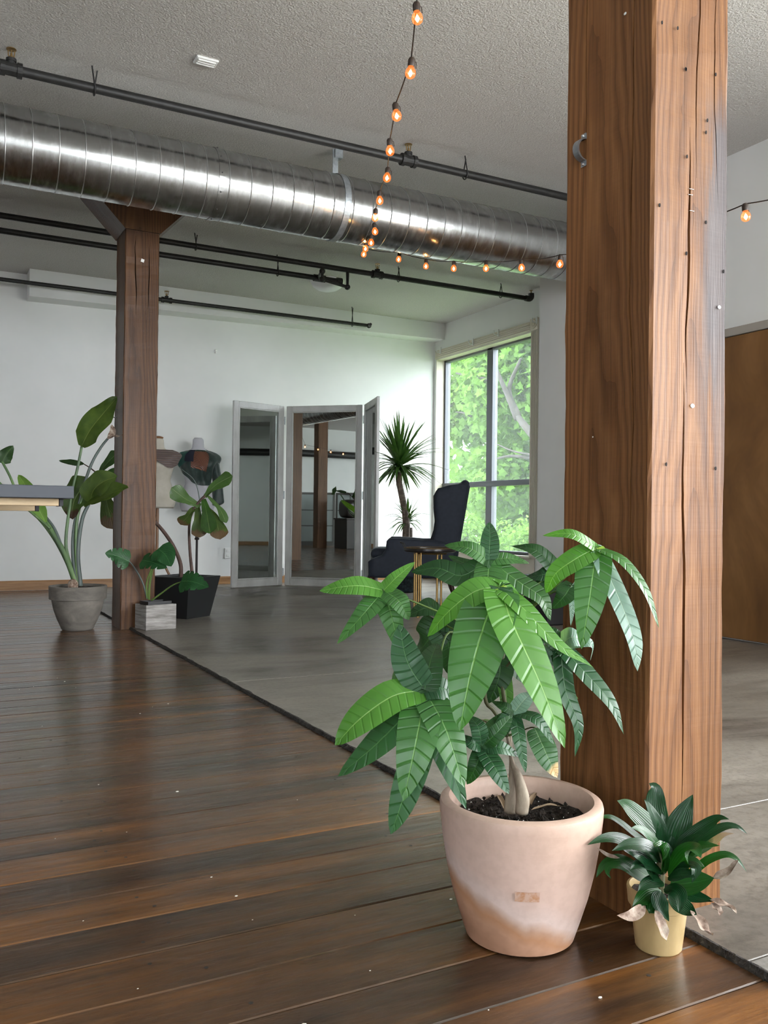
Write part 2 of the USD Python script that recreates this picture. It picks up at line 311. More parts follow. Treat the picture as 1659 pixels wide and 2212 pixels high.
slab = Thing('floor_slab', 'grey brown polished concrete floor beside the boards, in long pours', kind='structure')
slab.add('slab_bed', box(EDGE, X2+.3, YF, YB, -.06, SLAB-.006), plain('slab_joint_filler', (.55, .53, .49), .8))
for i, (a, b) in enumerate([(YF, 1.09), (1.09, 1.70), (1.70, 4.03), (4.03, YB)]):
    slab.add('concrete_pour', box(EDGE+.002, X2+.3, a+.0018, b-.0018, -.04, SLAB, .0015), slab_mats[1 if i == 0 else 0])
solo('concrete_patch', (lambda a: hull([[1.93+.16*math.cos(t)*r, 1.90+.09*math.sin(t)*r, SLAB-.001+(.004 if r < .95 else 0)] for t, r in a]))([(t, r) for t in np.linspace(0, 6.1, 14) for r in (1., .9)]),
     mottled('bare_aggregate', [(.35, (.06, .058, .055)), (.5, (.22, .215, .20)), (.65, (.45, .44, .42))], (140, 140, 140), .9, 4, bump=1., bscale=(170, 170, 170), bdist=.01), 'rough pebbly patch of bare aggregate in the concrete beside the front post', 'patch', kind='structure')
# ragged dark edge between boards and concrete
ys = np.arange(YF, YB, .035); V, F = [], []
wob = meshkit.fbm(np.stack([ys*9, ys*0, ys*0], 1), 3, 3)-.5; wob2 = meshkit.fbm(np.stack([ys*14, ys*0+5, ys*0], 1), 3, 8)-.5
for y, a, b in zip(ys, wob, wob2):
    V += [(EDGE-.008+.006*a, y, -.01), (EDGE-.007+.008*a, y, .003+.003*b), (EDGE-.001+.004*b, y, SLAB+.001+.003*a), (EDGE+.004+.012*b, y, SLAB+.0015), (EDGE+.012+.02*b, y, SLAB-.002)]
for i in range(len(ys)-1):
    for j in range(4): F += [[i*5+j, i*5+j+1, i*5+j+6], [i*5+j, i*5+j+6, i*5+j+5]]
solo('trim_1', (np.array(V), np.array(F)), mottled('tarred_edge', [(.35, (.008, .007, .006)), (.6, (.035, .030, .026)), (.75, (.09, .08, .07))], (60, 60, 60), .9, bump=1., bscale=(120, 120, 120), bdist=.01), 'ragged black edge strip between floorboards and concrete', 'floor edge', kind='structure')

# shell
T = .18
solo('ceiling', box(XL-T, X2+T, YF-T, YB+T, H, H+.15), ceiling_mat, 'white popcorn ceiling', 'ceiling', kind='structure')
solo('wall_back', box(XL-T, X2+T, YB, YB+T, -.06, H), white_wall, 'white back wall behind the mirrors', 'wall', kind='structure')
solo('wall_left', box(XL-T, XL, YF-T, YB, -.06, H), white_wall, 'white wall at the far left end, seen in the mirrors', 'wall', kind='structure')
SW = (-2.65, 1.85, .6, 2.8)     # side window in the near right wall
solo('wall_right', cat(box(X1, X1+.2, SW[1], Y1, -.06, H), box(X1, X1+.2, YF-T, SW[0], -.06, H), box(X1, X1+.2, SW[0], SW[1], -.06, SW[2]), box(X1, X1+.2, SW[0], SW[1], SW[3], H), box(X1+.2, X2+T, Y1-.2, Y1, -.06, H)), white_wall, 'near white wall on the right, ending beside the window', 'wall', kind='structure')
FW = [(1.9, 4.5), (-3.3, -1.1), (-7.65, -5.15)]; fz = (.6, 2.9)
ms, x = [], XL-T
for a, b in sorted(FW): ms += [box(x, a, YF-T, YF, -.06, H), box(a, b, YF-T, YF, -.06, fz[0]), box(a, b, YF-T, YF, fz[1], H)]; x = b
solo('wall_front', cat(*ms, box(x, X1+.2, YF-T, YF, -.06, H)), white_wall, 'white wall behind the viewer with windows', 'wall', kind='structure')
# window wall
wy0, wy1, wz0, wz1, XG = 7.79, 9.80, .40, 2.86, 6.09
solo('wall_window', cat(box(X2, X2+T, Y1, wy0, -.06, H), box(X2, X2+T, wy0, YB, wz1, H), box(X2, X2+T, wy0, YB, -.06, wz0), box(X2, X2+T, wy1, YB, wz0, wz1)), white_wall, 'white wall round the large window', 'wall', kind='structure')
# bulkhead along the top of the back wall
V = np.array([[x, y, z] for x, zb in ((.98, 3.01), (X2, 3.09)) for y, z in ((9.60, zb), (YB, zb), (YB, H), (9.60, H))])
solo('trim_2', hull(V), white_wall, 'white boxed bulkhead under the ceiling along the back wall', 'bulkhead', kind='structure')
oak = mottled('oak_baseboard', [(.3, (.25, .12, .045)), (.7, (.42, .23, .10))], (3, 3, 40), .45, bump=.05)
def base_run(name, a, b, n, lab):
    a, b, n = np.array(a, float), np.array(b, float), np.array(n, float); V = []
    for p in (a, b):
        for o, z in ((0, 0), (.014, 0), (.014, .085), (.008, .10), (0, .10)): V.append([p[0]+n[0]*o, p[1]+n[1]*o, z])
    solo(name, hull(V), oak, lab, 'baseboard', kind='structure')
base_run('baseboard_back', (XL, YB), (X2, YB), (0, -1), 'oak baseboard along the back wall')
base_run('baseboard_left', (XL, YF), (XL, YB), (1, 0), 'oak baseboard at the far left end')
base_run('baseboard_right', (X2, Y1), (X2, YB), (-1, 0), 'oak baseboard under the large window')

# large window
alu = plain('grey_window_frame', (.12, .125, .14), .4, .3)
cream = plain('cream_window_casing', (.66, .60, .50), .45)
def pane_mat(name, haze, tint):
    n = {'a': ('transparent_bsdf', {'color': tint}), 'b': ('glossy_bsdf', {'roughness': .02}), 'lw': ('layer_weight', {'blend': .5}), 'pw': ('math', {'math_type': 'power', 'value2': 4.}), 'k': ('math', {'math_type': 'multiply_add', 'value2': .40, 'value3': .02}), 'm': ('mix_closure', {}), 't': ('translucent_bsdf', {'color': (.8, .86, .86)}), 'm2': ('mix_closure', {'fac': haze})}
    return material(name, n, [('lw.facing', 'pw.value1'), ('pw.value', 'k.value1'), ('k.value', 'm.fac'), ('a.BSDF', 'm.closure1'), ('b.BSDF', 'm.closure2'), ('m.closure', 'm2.closure1'), ('t.BSDF', 'm2.closure2')], 'm2.closure')
glass = pane_mat('dusty_pane', .02, (.98, .99, .98))
win = Thing('window_1', 'large four pane window with grey frame and fluted cream casing', loc=(X2, 8.8, wz0), kind='structure')
ym0, ym1, zt0, zt1 = 8.70, 8.82, 1.19, 1.255
fr = .035
for nm, bx in (('frame_head', (wy0, wy1, wz1-.03, wz1)), ('frame_sill', (wy0, wy1, wz0, wz0+.03)), ('frame_jamb', (wy0, wy0+fr, wz0, wz1)), ('frame_jamb', (wy1-fr, wy1, wz0, wz1)), ('mullion', (ym0, ym1, wz0, wz1)), ('transom', (wy0, wy1, zt0, zt1))):
    d = .012 if nm == 'transom' else 0
    win.add(nm, box(XG-.03-d, XG+.05, *bx, .004), alu)
for a, b in ((wy0+fr, ym0), (ym1, wy1-fr)):
    for c, d in ((wz0+.03, zt0), (zt1, wz1-.03)):
        win.add('pane', box(XG+.008, XG+.014, a-.005, b+.005, c-.005, d+.005), glass)
win.add('head_reveal', box(X2-.001, XG-.03, wy0, wy1, wz1-.006, wz1+.0), cream)
win.add('jamb_reveal', box(X2-.001, XG-.03, wy1-.006, wy1, wz0, wz1), cream)
win.add('window_sill', box(X2-.05, XG-.03, wy0-.05, wy1+.03, wz0-.03, wz0, .006), cream)
win.add('apron', box(X2-.012, X2, wy0-.1, wy1+.03, wz0-.30, wz0-.03, .003), cream)
def fluted(y0, y1, z0, z1, along):
    ms = [box(X2-.012, X2, y0, y1, z0, z1, .002)]
    lo, hi = (z0, z1) if along == 'y' else (y0, y1); w = (hi-lo)/6.5
    for k in range(4):
        a = lo+w*(.75+1.4*k)-.2*w
        q = box(X2-.022, X2-.011, *((y0+.01, y1-.01, a, a+w*.85) if along == 'y' else (a, a+w*.85, z0+.12, z1-.01)), .004)
        ms.append(q)
    return cat(*ms)
win.add('head_casing', fluted(wy0, wy1+.01, wz1+.005, wz1+.115, 'y'), cream)
win.add('side_casing', fluted(wy0-.13, wy0, wz0-.03, wz1+.005, 'z'), cream)
win.add('corner_block', box(X2-.026, X2, wy0-.135, wy0, wz1+.005, wz1+.135, .004), cream)
v, f = lathe([(.0, -.008), (.018, -.006), (.022, 0), (.03, -.004), (.046, -.006), (.05, .002), (.05, .01)], n=28)
win.add('rosette', (np.stack([v[:, 2]+X2-.028, v[:, 0]+wy0-.068, v[:, 1]+wz1+.07], 1), f), cream)
for nm, p, lab in (('a', (952, 757), 'far end'), ('b', (1022, 739), 'left of the centre'), ('c', (1077, 719), 'right of the centre'), ('d', (1160, 692), 'over the corner rosette')):
    P = at_x(*p, X2-.02)
    t = Thing('curtain_bracket', f'small white curtain bracket on the window head, {lab}', 'bracket', P, 'curtain brackets')
    t.add('back_plate', box(P[0]-.012, P[0]+.003, P[1]-.012, P[1]+.012, P[2]-.04, P[2]+.04, .003), white_plastic)
    t.add('hook_arm', tube([P+[0, 0, -.025], P+[-.05, 0, -.025], P+[-.065, 0, -.01], P+[-.065, 0, .02]], [.006, .006], 8, k=10), white_plastic)
# windows behind and beside the viewer
def side_window(n, boxes, panes, lab):
    w = Thing(f'window_{n}', lab, kind='structure')
    for b in boxes: w.add('frame_bar', box(*b), alu)
    for x0, x1, y0, y1, z0, z1 in panes:
        q = [(x0, y0, z0), (x0, y1, z0), (x0, y1, z1), (x0, y0, z1)] if x1-x0 < .1 else [(x0, y0, z0), (x1, y0, z0), (x1, y0, z1), (x0, y0, z1)]
        w.add('pane', (np.array(q, float), np.array([[0, 1, 2], [0, 2, 3]])), clear)
clear = pane_mat('clear_pane', .01, (.98, .98, .98))
for i, (a, b) in enumerate(FW):
    y0, y1 = YF-.12, YF-.06; m_ = (a+b)/2
    side_window(i+2, [(a, b, y0, y1, fz[0], fz[0]+.05), (a, b, y0, y1, fz[1]-.05, fz[1]), (a, a+.05, y0, y1, *fz), (b-.05, b, y0, y1, *fz), (m_-.035, m_+.035, y0, y1, *fz), (a, b, y0, y1, 1.2, 1.26)],
                [(a, b, y0+.02, y0+.026, *fz)], f'grey framed window in the wall behind the viewer ({("nearest", "middle", "farthest")[i]})')
y0, y1, z0, z1 = SW; m_ = (y0+y1)/2; xa, xb = X1+.08, X1+.14
side_window(5, [(xa, xb, y0, y1, z0, z0+.05), (xa, xb, y0, y1, z1-.05, z1), (xa, xb, y0, y0+.05, z0, z1), (xa, xb, y1-.05, y1, z0, z1), (xa, xb, m_-.035, m_+.035, z0, z1)], [(xa+.02, xa+.026, y0, y1, z0, z1)], 'grey framed window in the right wall beside the viewer')

# plywood sliding panel on the near right wall
ply = mottled('amber_plywood', [(.3, (.115, .050, .014)), (.5, (.185, .085, .024)), (.7, (.26, .128, .042))], (2.5, 2.5, 1.2), .5, 6, bump=.08, distortion=.8)
door = Thing('door_1', 'tall amber plywood door panel against the right wall', kind='structure', loc=(X1, 3.2, 0))
door.add('door_leaf', box(X1-.045, X1-.005, 2.15, 5.30, .025, 2.04, .003), ply)
door.add('header_strip', box(X1-.05, X1, 2.1, 5.35, 2.045, 2.10, .004), plain('grey_header', (.36, .33, .29), .5))

# ------------------------------------------------------------------ timber posts
def crack(x, y, nrm, z0, z1, w, depth, seed, amp=.006):
    "a wedge along the grain, to be cut out of a post; nrm 'y' or 'x' = the face it opens on"
    zs = np.linspace(z0, z1, 26); o = amp*(meshkit.fbm(np.stack([zs*3, zs*0+seed, zs*0], 1), 3, seed)-.5)*4
    k = np.clip(np.sin(np.linspace(0, np.pi, 26)), .06, 1)*w
    ms = []
    for i in range(25):
        P = []
        for j in (i, i+1):
            for s, d in ((-1, -.02), (1, -.02), (-1, .0), (1, .0), (0, depth)):
                a = s*k[j]/2*(1 if d >= 0 else 3); a = o[j]+(0 if s == 0 else a)
                P.append([x+a, y+d, zs[j]] if nrm == 'y' else [x+d, y+a, zs[j]])
        ms.append(m3.Manifold.hull_points(np.array(P)))
    return m3.Manifold.batch_boolean(ms, m3.OpType.Add)
def timber(x0, x1, y0, y1, z0, z1, cracks=(), seed=1, amp=.004):
    m = trimesh.creation.box(bounds=[[x0, y0, z0], [x1, y1, z1]])
    c = .006; pts = []
    zs = np.linspace(z0, z1, 60); ring = [(x0+c, y0), (x1-c, y0), (x1, y0+c), (x1, y1-c), (x1-c, y1), (x0+c, y1), (x0, y1-c), (x0, y0+c)]
    V, F = [], []; cx, cy = (x0+x1)/2, (y0+y1)/2
    for i, z in enumerate(zs):
        for j, (a, b) in enumerate(ring):
            w = amp*(meshkit.fbm(np.array([[z*4+j//2*7.3, j//2*3.1, seed]]), 3, seed)[0]-.5)+amp*.7*(meshkit.noise(np.array([[z*23, j*5.7, seed]]), seed)[0]-.5)
            V.append([a+np.sign(a-cx)*w, b+np.sign(b-cy)*w, z])
    for i in range(len(zs)-1):
        for j in range(8):
            k = (j+1) % 8; F += [[i*8+j, i*8+k, i*8+8+k], [i*8+j, i*8+8+k, i*8+8+j]]
    n = (len(zs)-1)*8
    for j in range(1, 7): F += [[0, j+1, j], [n, n+j, n+j+1]]
    man = m3.Manifold(m3.Mesh(np.array(V, np.float32), np.array(F, np.uint32)))
    for k in cracks: man = man-k
    v, f, _ = meshkit.arrays(man)
    return v, f
px0, px1, py0, py1 = 1.274, 1.487, 1.288, 1.553
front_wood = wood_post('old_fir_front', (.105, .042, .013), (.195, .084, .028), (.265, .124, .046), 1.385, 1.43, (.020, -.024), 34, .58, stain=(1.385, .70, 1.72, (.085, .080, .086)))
post = Thing('timber_post', 'big near timber post with a bright sawn face and a dark side face', 'post', (1.38, 1.42, 0))
post.add('timber', timber(px0, px1, py0, py1, -.01, H, [crack(1.366, py0, 'y', .20, 1.12, .0042, .03, 3), crack(1.372, py0, 'y', 1.06, 1.60, .0036, .03, 5), crack(1.40, py0, 'y', 1.5, 2.1, .0028, .02, 6), crack(1.45, py0, 'y', 1.45, 2.0, .002, .02, 9),
          crack(px0, 1.345, 'x', .5, 2.05, .003, .02, 12), crack(px0, 1.49, 'x', 1.5, 2.4, .002, .02, 15)]), front_wood)
paint = plain('white_paint_chip', (.75, .74, .72), .6)
hole = plain('nail_hole_black', (.008, .006, .005), .9)
for x, y in [(1428, 50), (1462, 62), (1480, 151), (1479, 150), (1544, 162), (1526, 261), (1523, 287), (1423, 444), (1482, 339), (1523, 481), (1481, 548), (1561, 587), (1437, 1003), (1544, 1012)]:
    P = at_y(x, y, py0); post.add('nail_hole', lathe([(0, 0), (.0022, 0), (.0022, .001), (0, .001)], n=8) and move(lathe([(0, 0), (.0022, 0), (.0022, .001), (0, .001)], n=8), [[1, 0, 0], [0, 0, 1], [0, 1.8, 0]], P+[0, -.0032, 0]), hole)
staple = plain('staple_wire', (.6, .58, .55), .35, 1.)
for x, y in [(1493, 409), (1491, 421), (1494, 456)]:
    P = at_y(x, y, py0-.002); post.add('staple', tube([P+[-.006, .006, 0], P+[-.006, -.001, 0], P+[.006, -.001, .0005], P+[.006, .006, .0005]], [.0006, .0006], 6), staple)
for x, y, s in [(1494, 877, .006), (1552, 664, .005), (1352, 30, .004), (1282, 944, .002)]:
    P = at_y(x, y, py0) if x > 1398 else at_x(x, y, px0); e = np.array([0, -.002, 0]) if x > 1398 else np.array([-.002, 0, 0])
    post.add('paint_fleck', sphere(P+e, s, 1, (.35 if x < 1398 else 1, 1 if x < 1398 else .35, .8)), paint)
# conduit strap screwed to its dark side
P = at_x(1262, 325, px0); t = Thing('pipe_strap', 'grey zinc half ring pipe strap on the dark side of the near post', 'pipe strap', P)
a = np.linspace(-np.pi/2, np.pi/2, 15); R_ = .024
arc = [(0, 0, -.036), (0, 0, -.025)]+[(-R_*math.cos(q), 0, R_*math.sin(q)) for q in a]+[(0, 0, .025), (0, 0, .036)]
V, F = [], []
for x, _, z in arc: V += [P+[x-.002, -.008, z], P+[x-.002, .008, z], P+[x*.9+.001, .008, z*.95], P+[x*.9+.001, -.008, z*.95]]
for i in range(len(arc)-1):
    for j in range(4): k = (j+1) % 4; F += [[i*4+j, i*4+k, i*4+4+k], [i*4+j, i*4+4+k, i*4+4+j]]
F += [[0, 2, 1], [0, 3, 2], [len(V)-4, len(V)-3, len(V)-2], [len(V)-4, len(V)-2, len(V)-1]]
t.add('strap_band', (np.array(V), np.array(F)), zinc)
for z in (-.031, .031): t.add('screw', sphere(P+[-.003, 0, z], .0035, 1), chrome)
# far post with bolster
fx0, fx1, fy0, fy1 = 1.256, 1.493, 6.26, 6.56
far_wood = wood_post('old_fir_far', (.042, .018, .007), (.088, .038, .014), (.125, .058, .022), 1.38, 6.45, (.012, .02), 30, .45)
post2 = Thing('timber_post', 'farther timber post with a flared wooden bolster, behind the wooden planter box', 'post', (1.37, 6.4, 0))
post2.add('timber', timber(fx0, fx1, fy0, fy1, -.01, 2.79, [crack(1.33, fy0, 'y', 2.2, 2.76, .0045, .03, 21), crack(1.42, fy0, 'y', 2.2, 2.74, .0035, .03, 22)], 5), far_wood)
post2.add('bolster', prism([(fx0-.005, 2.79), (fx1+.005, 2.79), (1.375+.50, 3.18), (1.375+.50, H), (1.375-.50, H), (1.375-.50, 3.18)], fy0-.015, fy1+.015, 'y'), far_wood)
P = at_y(308, 563, fy0); post2.add('paper_scrap', move(box(-.011, .011, -.002, 0, -.011, .011), [[.97, 0, .25], [0, 1, 0], [-.25, 0, .97]], P), paint, label='white paper scrap')
P = at_x(255, 893, fx0); post2.add('wall_hook', tube([P+[0, 0, .02], P+[-.03, 0, .03], P+[-.045, 0, 0], P+[-.03, 0, -.03], P+[-.01, 0, -.025]], [.004, .004], 8, k=16), chrome, label='small steel hook')

# ------------------------------------------------------------------ duct
DY, DZ, DR = 5.423, 2.892, .216
galv = {'g': ('geometry', {}), 'm': ('mapping', {'scale': (14, 5, 5)}), 'n': ('noise_texture', {'scale': 1., 'detail': 5., 'roughness': .6}), 'm2': ('mapping', {'scale': (60, 2.5, 2.5)}), 'n2': ('noise_texture', {'scale': 1., 'detail': 3.}),
        'r': ('rgb_ramp', {'ramp': [(.3, (.40, .41, .41)), (.7, (.50, .51, .51))]}), 'q': ('map_range', dict(from_min=.3, from_max=.7, to_min=.19, to_max=.27)), 'b': ('bump', {'strength': .035, 'distance': .006}), 'p': ('principled_bsdf', {'metallic': 1., 'anisotropic': .35})}
galv = material('galvanised_duct', galv, [('g.position', 'm.vector'), ('m.vector', 'n.vector'), ('g.position', 'm2.vector'), ('m2.vector', 'n2.vector'), ('n.fac', 'r.fac'), ('r.color', 'p.base_color'), ('n.fac', 'q.value'), ('q.result', 'p.roughness'), ('n2.fac', 'b.height'), ('b.normal', 'p.normal')])
def ring_x(x0, x1, r0, r1, n=64):
    v, f = lathe([(r0, x0), (r1, x0), (r1, x1), (r0, x1)], n=n); return np.stack([v[:, 2], DY+v[:, 0], DZ+v[:, 1]], 1), f
duct = Thing('air_duct', 'large galvanised spiral air duct hanging below the ceiling', 'air duct', (0, DY, DZ))
xs = [XL, -4.2, -.9, 1.62, 3.1, X1]
for a, b in zip(xs[:-1], xs[1:]):
    xx = np.arange(a, b-.02, .06); prof = [(DR-.002*(k % 2 == 0)*.25, q) for k, q in enumerate(xx)]+[(DR, b)]
    v, f = lathe(prof, n=96); duct.add('duct_section', (np.stack([v[:, 2], DY+v[:, 0], DZ+v[:, 1]], 1), f), galv, smooth=40)
seam = plain('duct_seam', (.50, .51, .51), .35, 1.)
th = np.linspace(0, 2*np.pi, 73)
for k in range(98):
    x0 = XL+.08+k*.141
    if x0 > X1-.02: break
    duct.add('spiral_seam', tube(np.stack([x0+.141*th/(2*np.pi)*.25, DY+(DR+.0005)*np.cos(th+1.2), DZ+(DR+.0005)*np.sin(th+1.2)], 1), [.0032, .0032], 5, cap=False), seam)
dark_band = plain('duct_sealant', (.10, .10, .10), .5, .6)
duct.add('joint_collar', ring_x(1.60, 1.635, DR, DR+.004), galv)
for q in np.linspace(0, 2*np.pi, 12, endpoint=False): duct.add('collar_screw', sphere((1.617, DY+(DR+.005)*math.cos(q), DZ+(DR+.005)*math.sin(q)), .005, 1), dark_band)
P = at_z(707, 338, H)
sx = 2.47
duct.add('hanger_band', ring_x(sx-.022, sx+.022, DR, DR+.0045), zinc)
duct.add('hanger_strap', box(sx-.02, sx+.02, DY-.003, DY+.003, DZ+DR-.004, H-.002), zinc)
duct.add('beam_clip', box(sx-.01, sx+.05, DY-.02, DY+.03, H-.06, H-.001, .004), zinc)

# ------------------------------------------------------------------ sprinkler pipes
def sprinkler_tee(t, X, Y, Z, r, n):
    def xl(p, x0): v, f = lathe(p, n=18); return np.stack([v[:, 2]+x0, v[:, 0]+Y, v[:, 1]+Z], 1), f
    t.add('tee_fitting', cat(xl([(r, -.055), (r*1.55, -.055), (r*1.55, -.03), (r*1.3, -.03), (r*1.3, .03), (r*1.55, .03), (r*1.55, .055), (r, .055)], X), lathe([(r*.9, 0), (r*.9, r*1.5), (r*1.05, r*1.5), (r*1.05, r*2.1), (0, r*2.1)], (X, Y, Z), 16)), black_iron)
    b = Z+r*2.1
    sp = t.add('sprinkler_head', cat(lathe([(.011, b), (.011, b+.014), (.006, b+.016), (.006, b+.03), (0, b+.03)], (X, Y, 0), 12), rod((X-.014, Y, b+.012), (X-.017, Y, b+.045), .003, 6), rod((X+.014, Y, b+.012), (X+.017, Y, b+.045), .003, 6), rod((X, Y, b+.03), (X, Y, b+.05), .003, 6)), brass)
    t.add('deflector', lathe([(0, b+.048), (.026, b+.050), (.026, b+.053), (0, b+.055)], (X, Y, 0), 16), brass, parent=sp)
def hanger(t, X, Y, Z, r, lean=.012):
    P = [(X-lean*1.5, Y-.022, H-.002), (X-.005, Y-r-.006, Z+.01)]+[(X, Y-(r+.006)*math.cos(q), Z-(r+.012)*math.sin(q)) for q in np.linspace(.1, np.pi-.1, 9)]+[(X+.005, Y+r+.006, Z+.01), (X+lean*1.5, Y+.022, H-.002)]
    t.add('hanger_rod', tube(P, [.0045, .0045], 6), black_iron)
def pipe(lab, Y, Z, r, xa, xb, tees, hangers):
    t = Thing('sprinkler_pipe', lab, 'pipe', ((xa+xb)/2, Y, Z), 'sprinkler pipes under the ceiling')
    t.add('pipe_run', rod((xa, Y, Z), (xb, Y, Z), r, 20), black_iron, smooth=40)
    for x in tees: sprinkler_tee(t, x, Y, Z, r, 0)
    for x in hangers: hanger(t, x, Y, Z, r)
    return t
def xat(px, Y, Z):      # the X of the column of pixels px on the line (Y, Z)
    lo, hi = -4., 9.
    for _ in range(40):
        m = (lo+hi)/2; d = np.array([m, Y, Z])-EYE; q = IW/2+FPX*(d@CR)/(d@CF) if d@CF > .1 else -1e9
        lo, hi = (m, hi) if q < px else (lo, m)
    return lo
Y, Z = 5.10, 3.176
pipe('thick black sprinkler pipe nearest the viewer, above the duct', Y, Z, .026, XL, X1, [xat(24, Y, Z), xat(882, Y, Z), -3.2], [xat(204, Y, Z), xat(1005, Y, Z), -2.])
Y, Z = 7.66, 3.18
t = pipe('black sprinkler pipe beyond the far post ending beside the window', Y, Z, .025, XL, xat(1140, Y, Z), [xat(815, Y, Z), -1.5], [xat(423, Y, Z), xat(861, Y, Z), xat(1082, Y, Z), -3.])
xe = xat(1140, Y, Z); t.add('end_elbow', tube([(xe-.03, Y, Z), (xe+.02, Y, Z), (xe+.045, Y, Z+.02), (xe+.045, Y, Z+.06)], [.032, .032], 12, k=14), black_iron)
t.add('end_sprinkler', cat(lathe([(.012, Z+.055), (.006, Z+.07), (.006, Z+.085), (.02, Z+.09), (.02, Z+.093), (0, Z+.094)], (xe+.045, Y, 0), 12)), brass)
Y, Z = 7.90, 3.13
t = pipe('second black pipe just under the one beyond the far post, with a folded branch', Y, Z, .025, XL, xat(735, Y, Z), [], [xat(600, Y, Z)])
xa = xat(690, Y, Z); xe = xat(735, Y, Z)
t.add('end_cap', rod((xe-.04, Y, Z), (xe+.015, Y, Z), .034, 14), black_iron)
t.add('branch_tee', rod((xa-.06, Y, Z), (xa+.06, Y, Z), .034, 14), black_iron)
B = np.array([xa, Y, Z]); q1 = B+[-.12, -.34, -.03]; q2 = q1+[0, -.0, -.075]; q3 = q2+[.30, .08, -.015]
t.add('branch', tube([B, B+[-.02, -.06, 0], q1], [.022, .022], 12), black_iron)
t.add('branch', tube([q1, q2, q3, q3+[.0, .0, .14]], [.016, .016], 12), black_iron)
for q in (q1, q2, q3): t.add('elbow', sphere(q, .028, 2), black_iron)
Y, Z = 9.40, 3.095
t = pipe('thin black sprinkler pipe in front of the bulkhead on the back wall', Y, Z, .02, XL, xat(797, Y, Z), [xat(360, Y, Z), -2.5], [xat(761, Y, Z), -1.])
xe = xat(797, Y, Z); t.add('end_elbow', sphere((xe, Y, Z), .03, 2), black_iron)
t.add('end_stub', rod((xe, Y, Z), (xe-.06, Y-.16, Z-.02), .017, 12), black_iron)

# ------------------------------------------------------------------ ceiling and wall fixtures
P = at_z(707, 606, H); t = Thing('ceiling_lamp', 'round white unlit dome lamp on the ceiling near the window', 'ceiling lamp', (P[0], P[1], H))
t.add('base_ring', lathe([(.0, H-.025), (.175, H-.025), (.18, H-.018), (.18, H), (0, H)], (P[0], P[1], 0), 40), white_plastic)
t.add('dome_shade', lathe([(0, H-.115), (.06, H-.11), (.11, H-.095), (.15, H-.068), (.17, H-.035), (.172, H-.02)], (P[0], P[1], 0), 40), plain('opal_shade', (.80, .80, .80), .3), smooth=True)
P = at_z(445, 131, H); t = Thing('ceiling_vent', 'small white slotted vent plate on the ceiling above the duct', 'vent', (P[0], P[1], H))
t.add('plate', box(P[0]-.062, P[0]+.062, P[1]-.043, P[1]+.043, H-.012, H, .005), white_plastic)
for s in (-1, 0, 1): t.add('louvre', box(P[0]-.05, P[0]+.05, P[1]+s*.022-.006, P[1]+s*.022+.006, H-.019, H-.011, .003), white_plastic)
P = at_y(492, 1195, YB); t = Thing('wall_outlet', 'white outlet plate low on the back wall left of the mirrors', 'outlet', P)
t.add('plate', box(P[0]-.04, P[0]+.04, YB-.008, YB, P[2]-.06, P[2]+.06, .003), white_plastic)
for s in (-1, 1): t.add('socket', box(P[0]-.017, P[0]+.017, YB-.011, YB-.007, P[2]+s*.027-.014, P[2]+s*.027+.014, .002), white_plastic)
P = at_y(465, 759, YB); solo('wall_nub', cat(sphere(P+[0, -.012, .01], .016, 2), sphere(P+[0, -.01, -.012], .014, 2)), white_plastic, 'little white plastic knob alone high on the back wall', 'knob')

# ------------------------------------------------------------------ leaves
PROF = {'ellip': lambda u: np.sin(np.pi*np.clip(u, 0, 1)**.95)**.72, 'obov': lambda u: np.sin(np.pi*np.clip(u, 0, 1)**1.2)**.72,
        'lance': lambda u: np.sin(np.pi*np.clip(u, 0, 1)**.75)**.9, 'strap': lambda u: np.minimum(1, np.minimum((u+.02)*5, (1-u)*1.6))**.8,
        'blade': lambda u: np.clip(1-u, 0, 1)**.75*np.minimum(1, .55+u*3), 'fiddle': lambda u: np.where(u < .45, .30+.25*u/.45, .55+.45*np.sin(np.pi*(u-.45)/.78))*np.minimum(1, (1-u)*7)**.5,
        'paddle': lambda u: np.minimum(1, (u+.03)*4.5)**.7*np.minimum(1, (1-u)*2.6)**.6, 'heart': lambda u: np.minimum(1, (u+.05)*6)**.6*np.clip(1-u**2.2, 0, 1)**.8}
def leaf(mid, width, nh, prof='ellip', fold=.25, ns=16, nw=6, wav=0., curl=0., seed=0, twist=0., cuts=None):
    "a blade along the midrib points; nh = the way its upper side looks"
    P = spline(mid, ns+1); T = np.gradient(P, axis=0); T /= np.linalg.norm(T, axis=1)[:, None]
    u = np.linspace(0, 1, ns+1); W = PROF[prof](u)*width/2; v = np.linspace(-1, 1, nw+1); r = np.random.default_rng(seed); ph = r.random(2)*6
    V, UV = [], []
    nh = np.asarray(nh, float)
    for i in range(ns+1):
        h = nh[i] if nh.ndim == 2 else nh
        s = np.cross(T[i], h); s = unit(s) if np.linalg.norm(s) > 1e-4 else unit(np.cross(T[i], [.3, .2, 1])); n = np.cross(s, T[i])
        if twist: c, sn = math.cos(twist*u[i]), math.sin(twist*u[i]); s, n = s*c+n*sn, n*c-s*sn
        for q in v:
            k = 1.
            if cuts: k = 1-cuts*max(0, math.sin(u[i]*34+(2 if q > 0 else 0)))**6*(abs(q) > .35)*(.2 < u[i] < .88)
            w = W[i]*q*k
            V.append(P[i]+s*w+n*(fold*abs(w)-curl*w*w/max(width, 1e-4)+wav*width*math.sin(u[i]*11+ph[0]+(q > 0)*1.3)*abs(q)**2))
            UV.append((u[i], (q+1)/2))
    F = []; m = nw+1
    for i in range(ns):
        for j in range(nw): a = i*m+j; F += [[a, a+1, a+m+1], [a, a+m+1, a+m]]
    return np.array(V), np.array(F), np.array(UV)
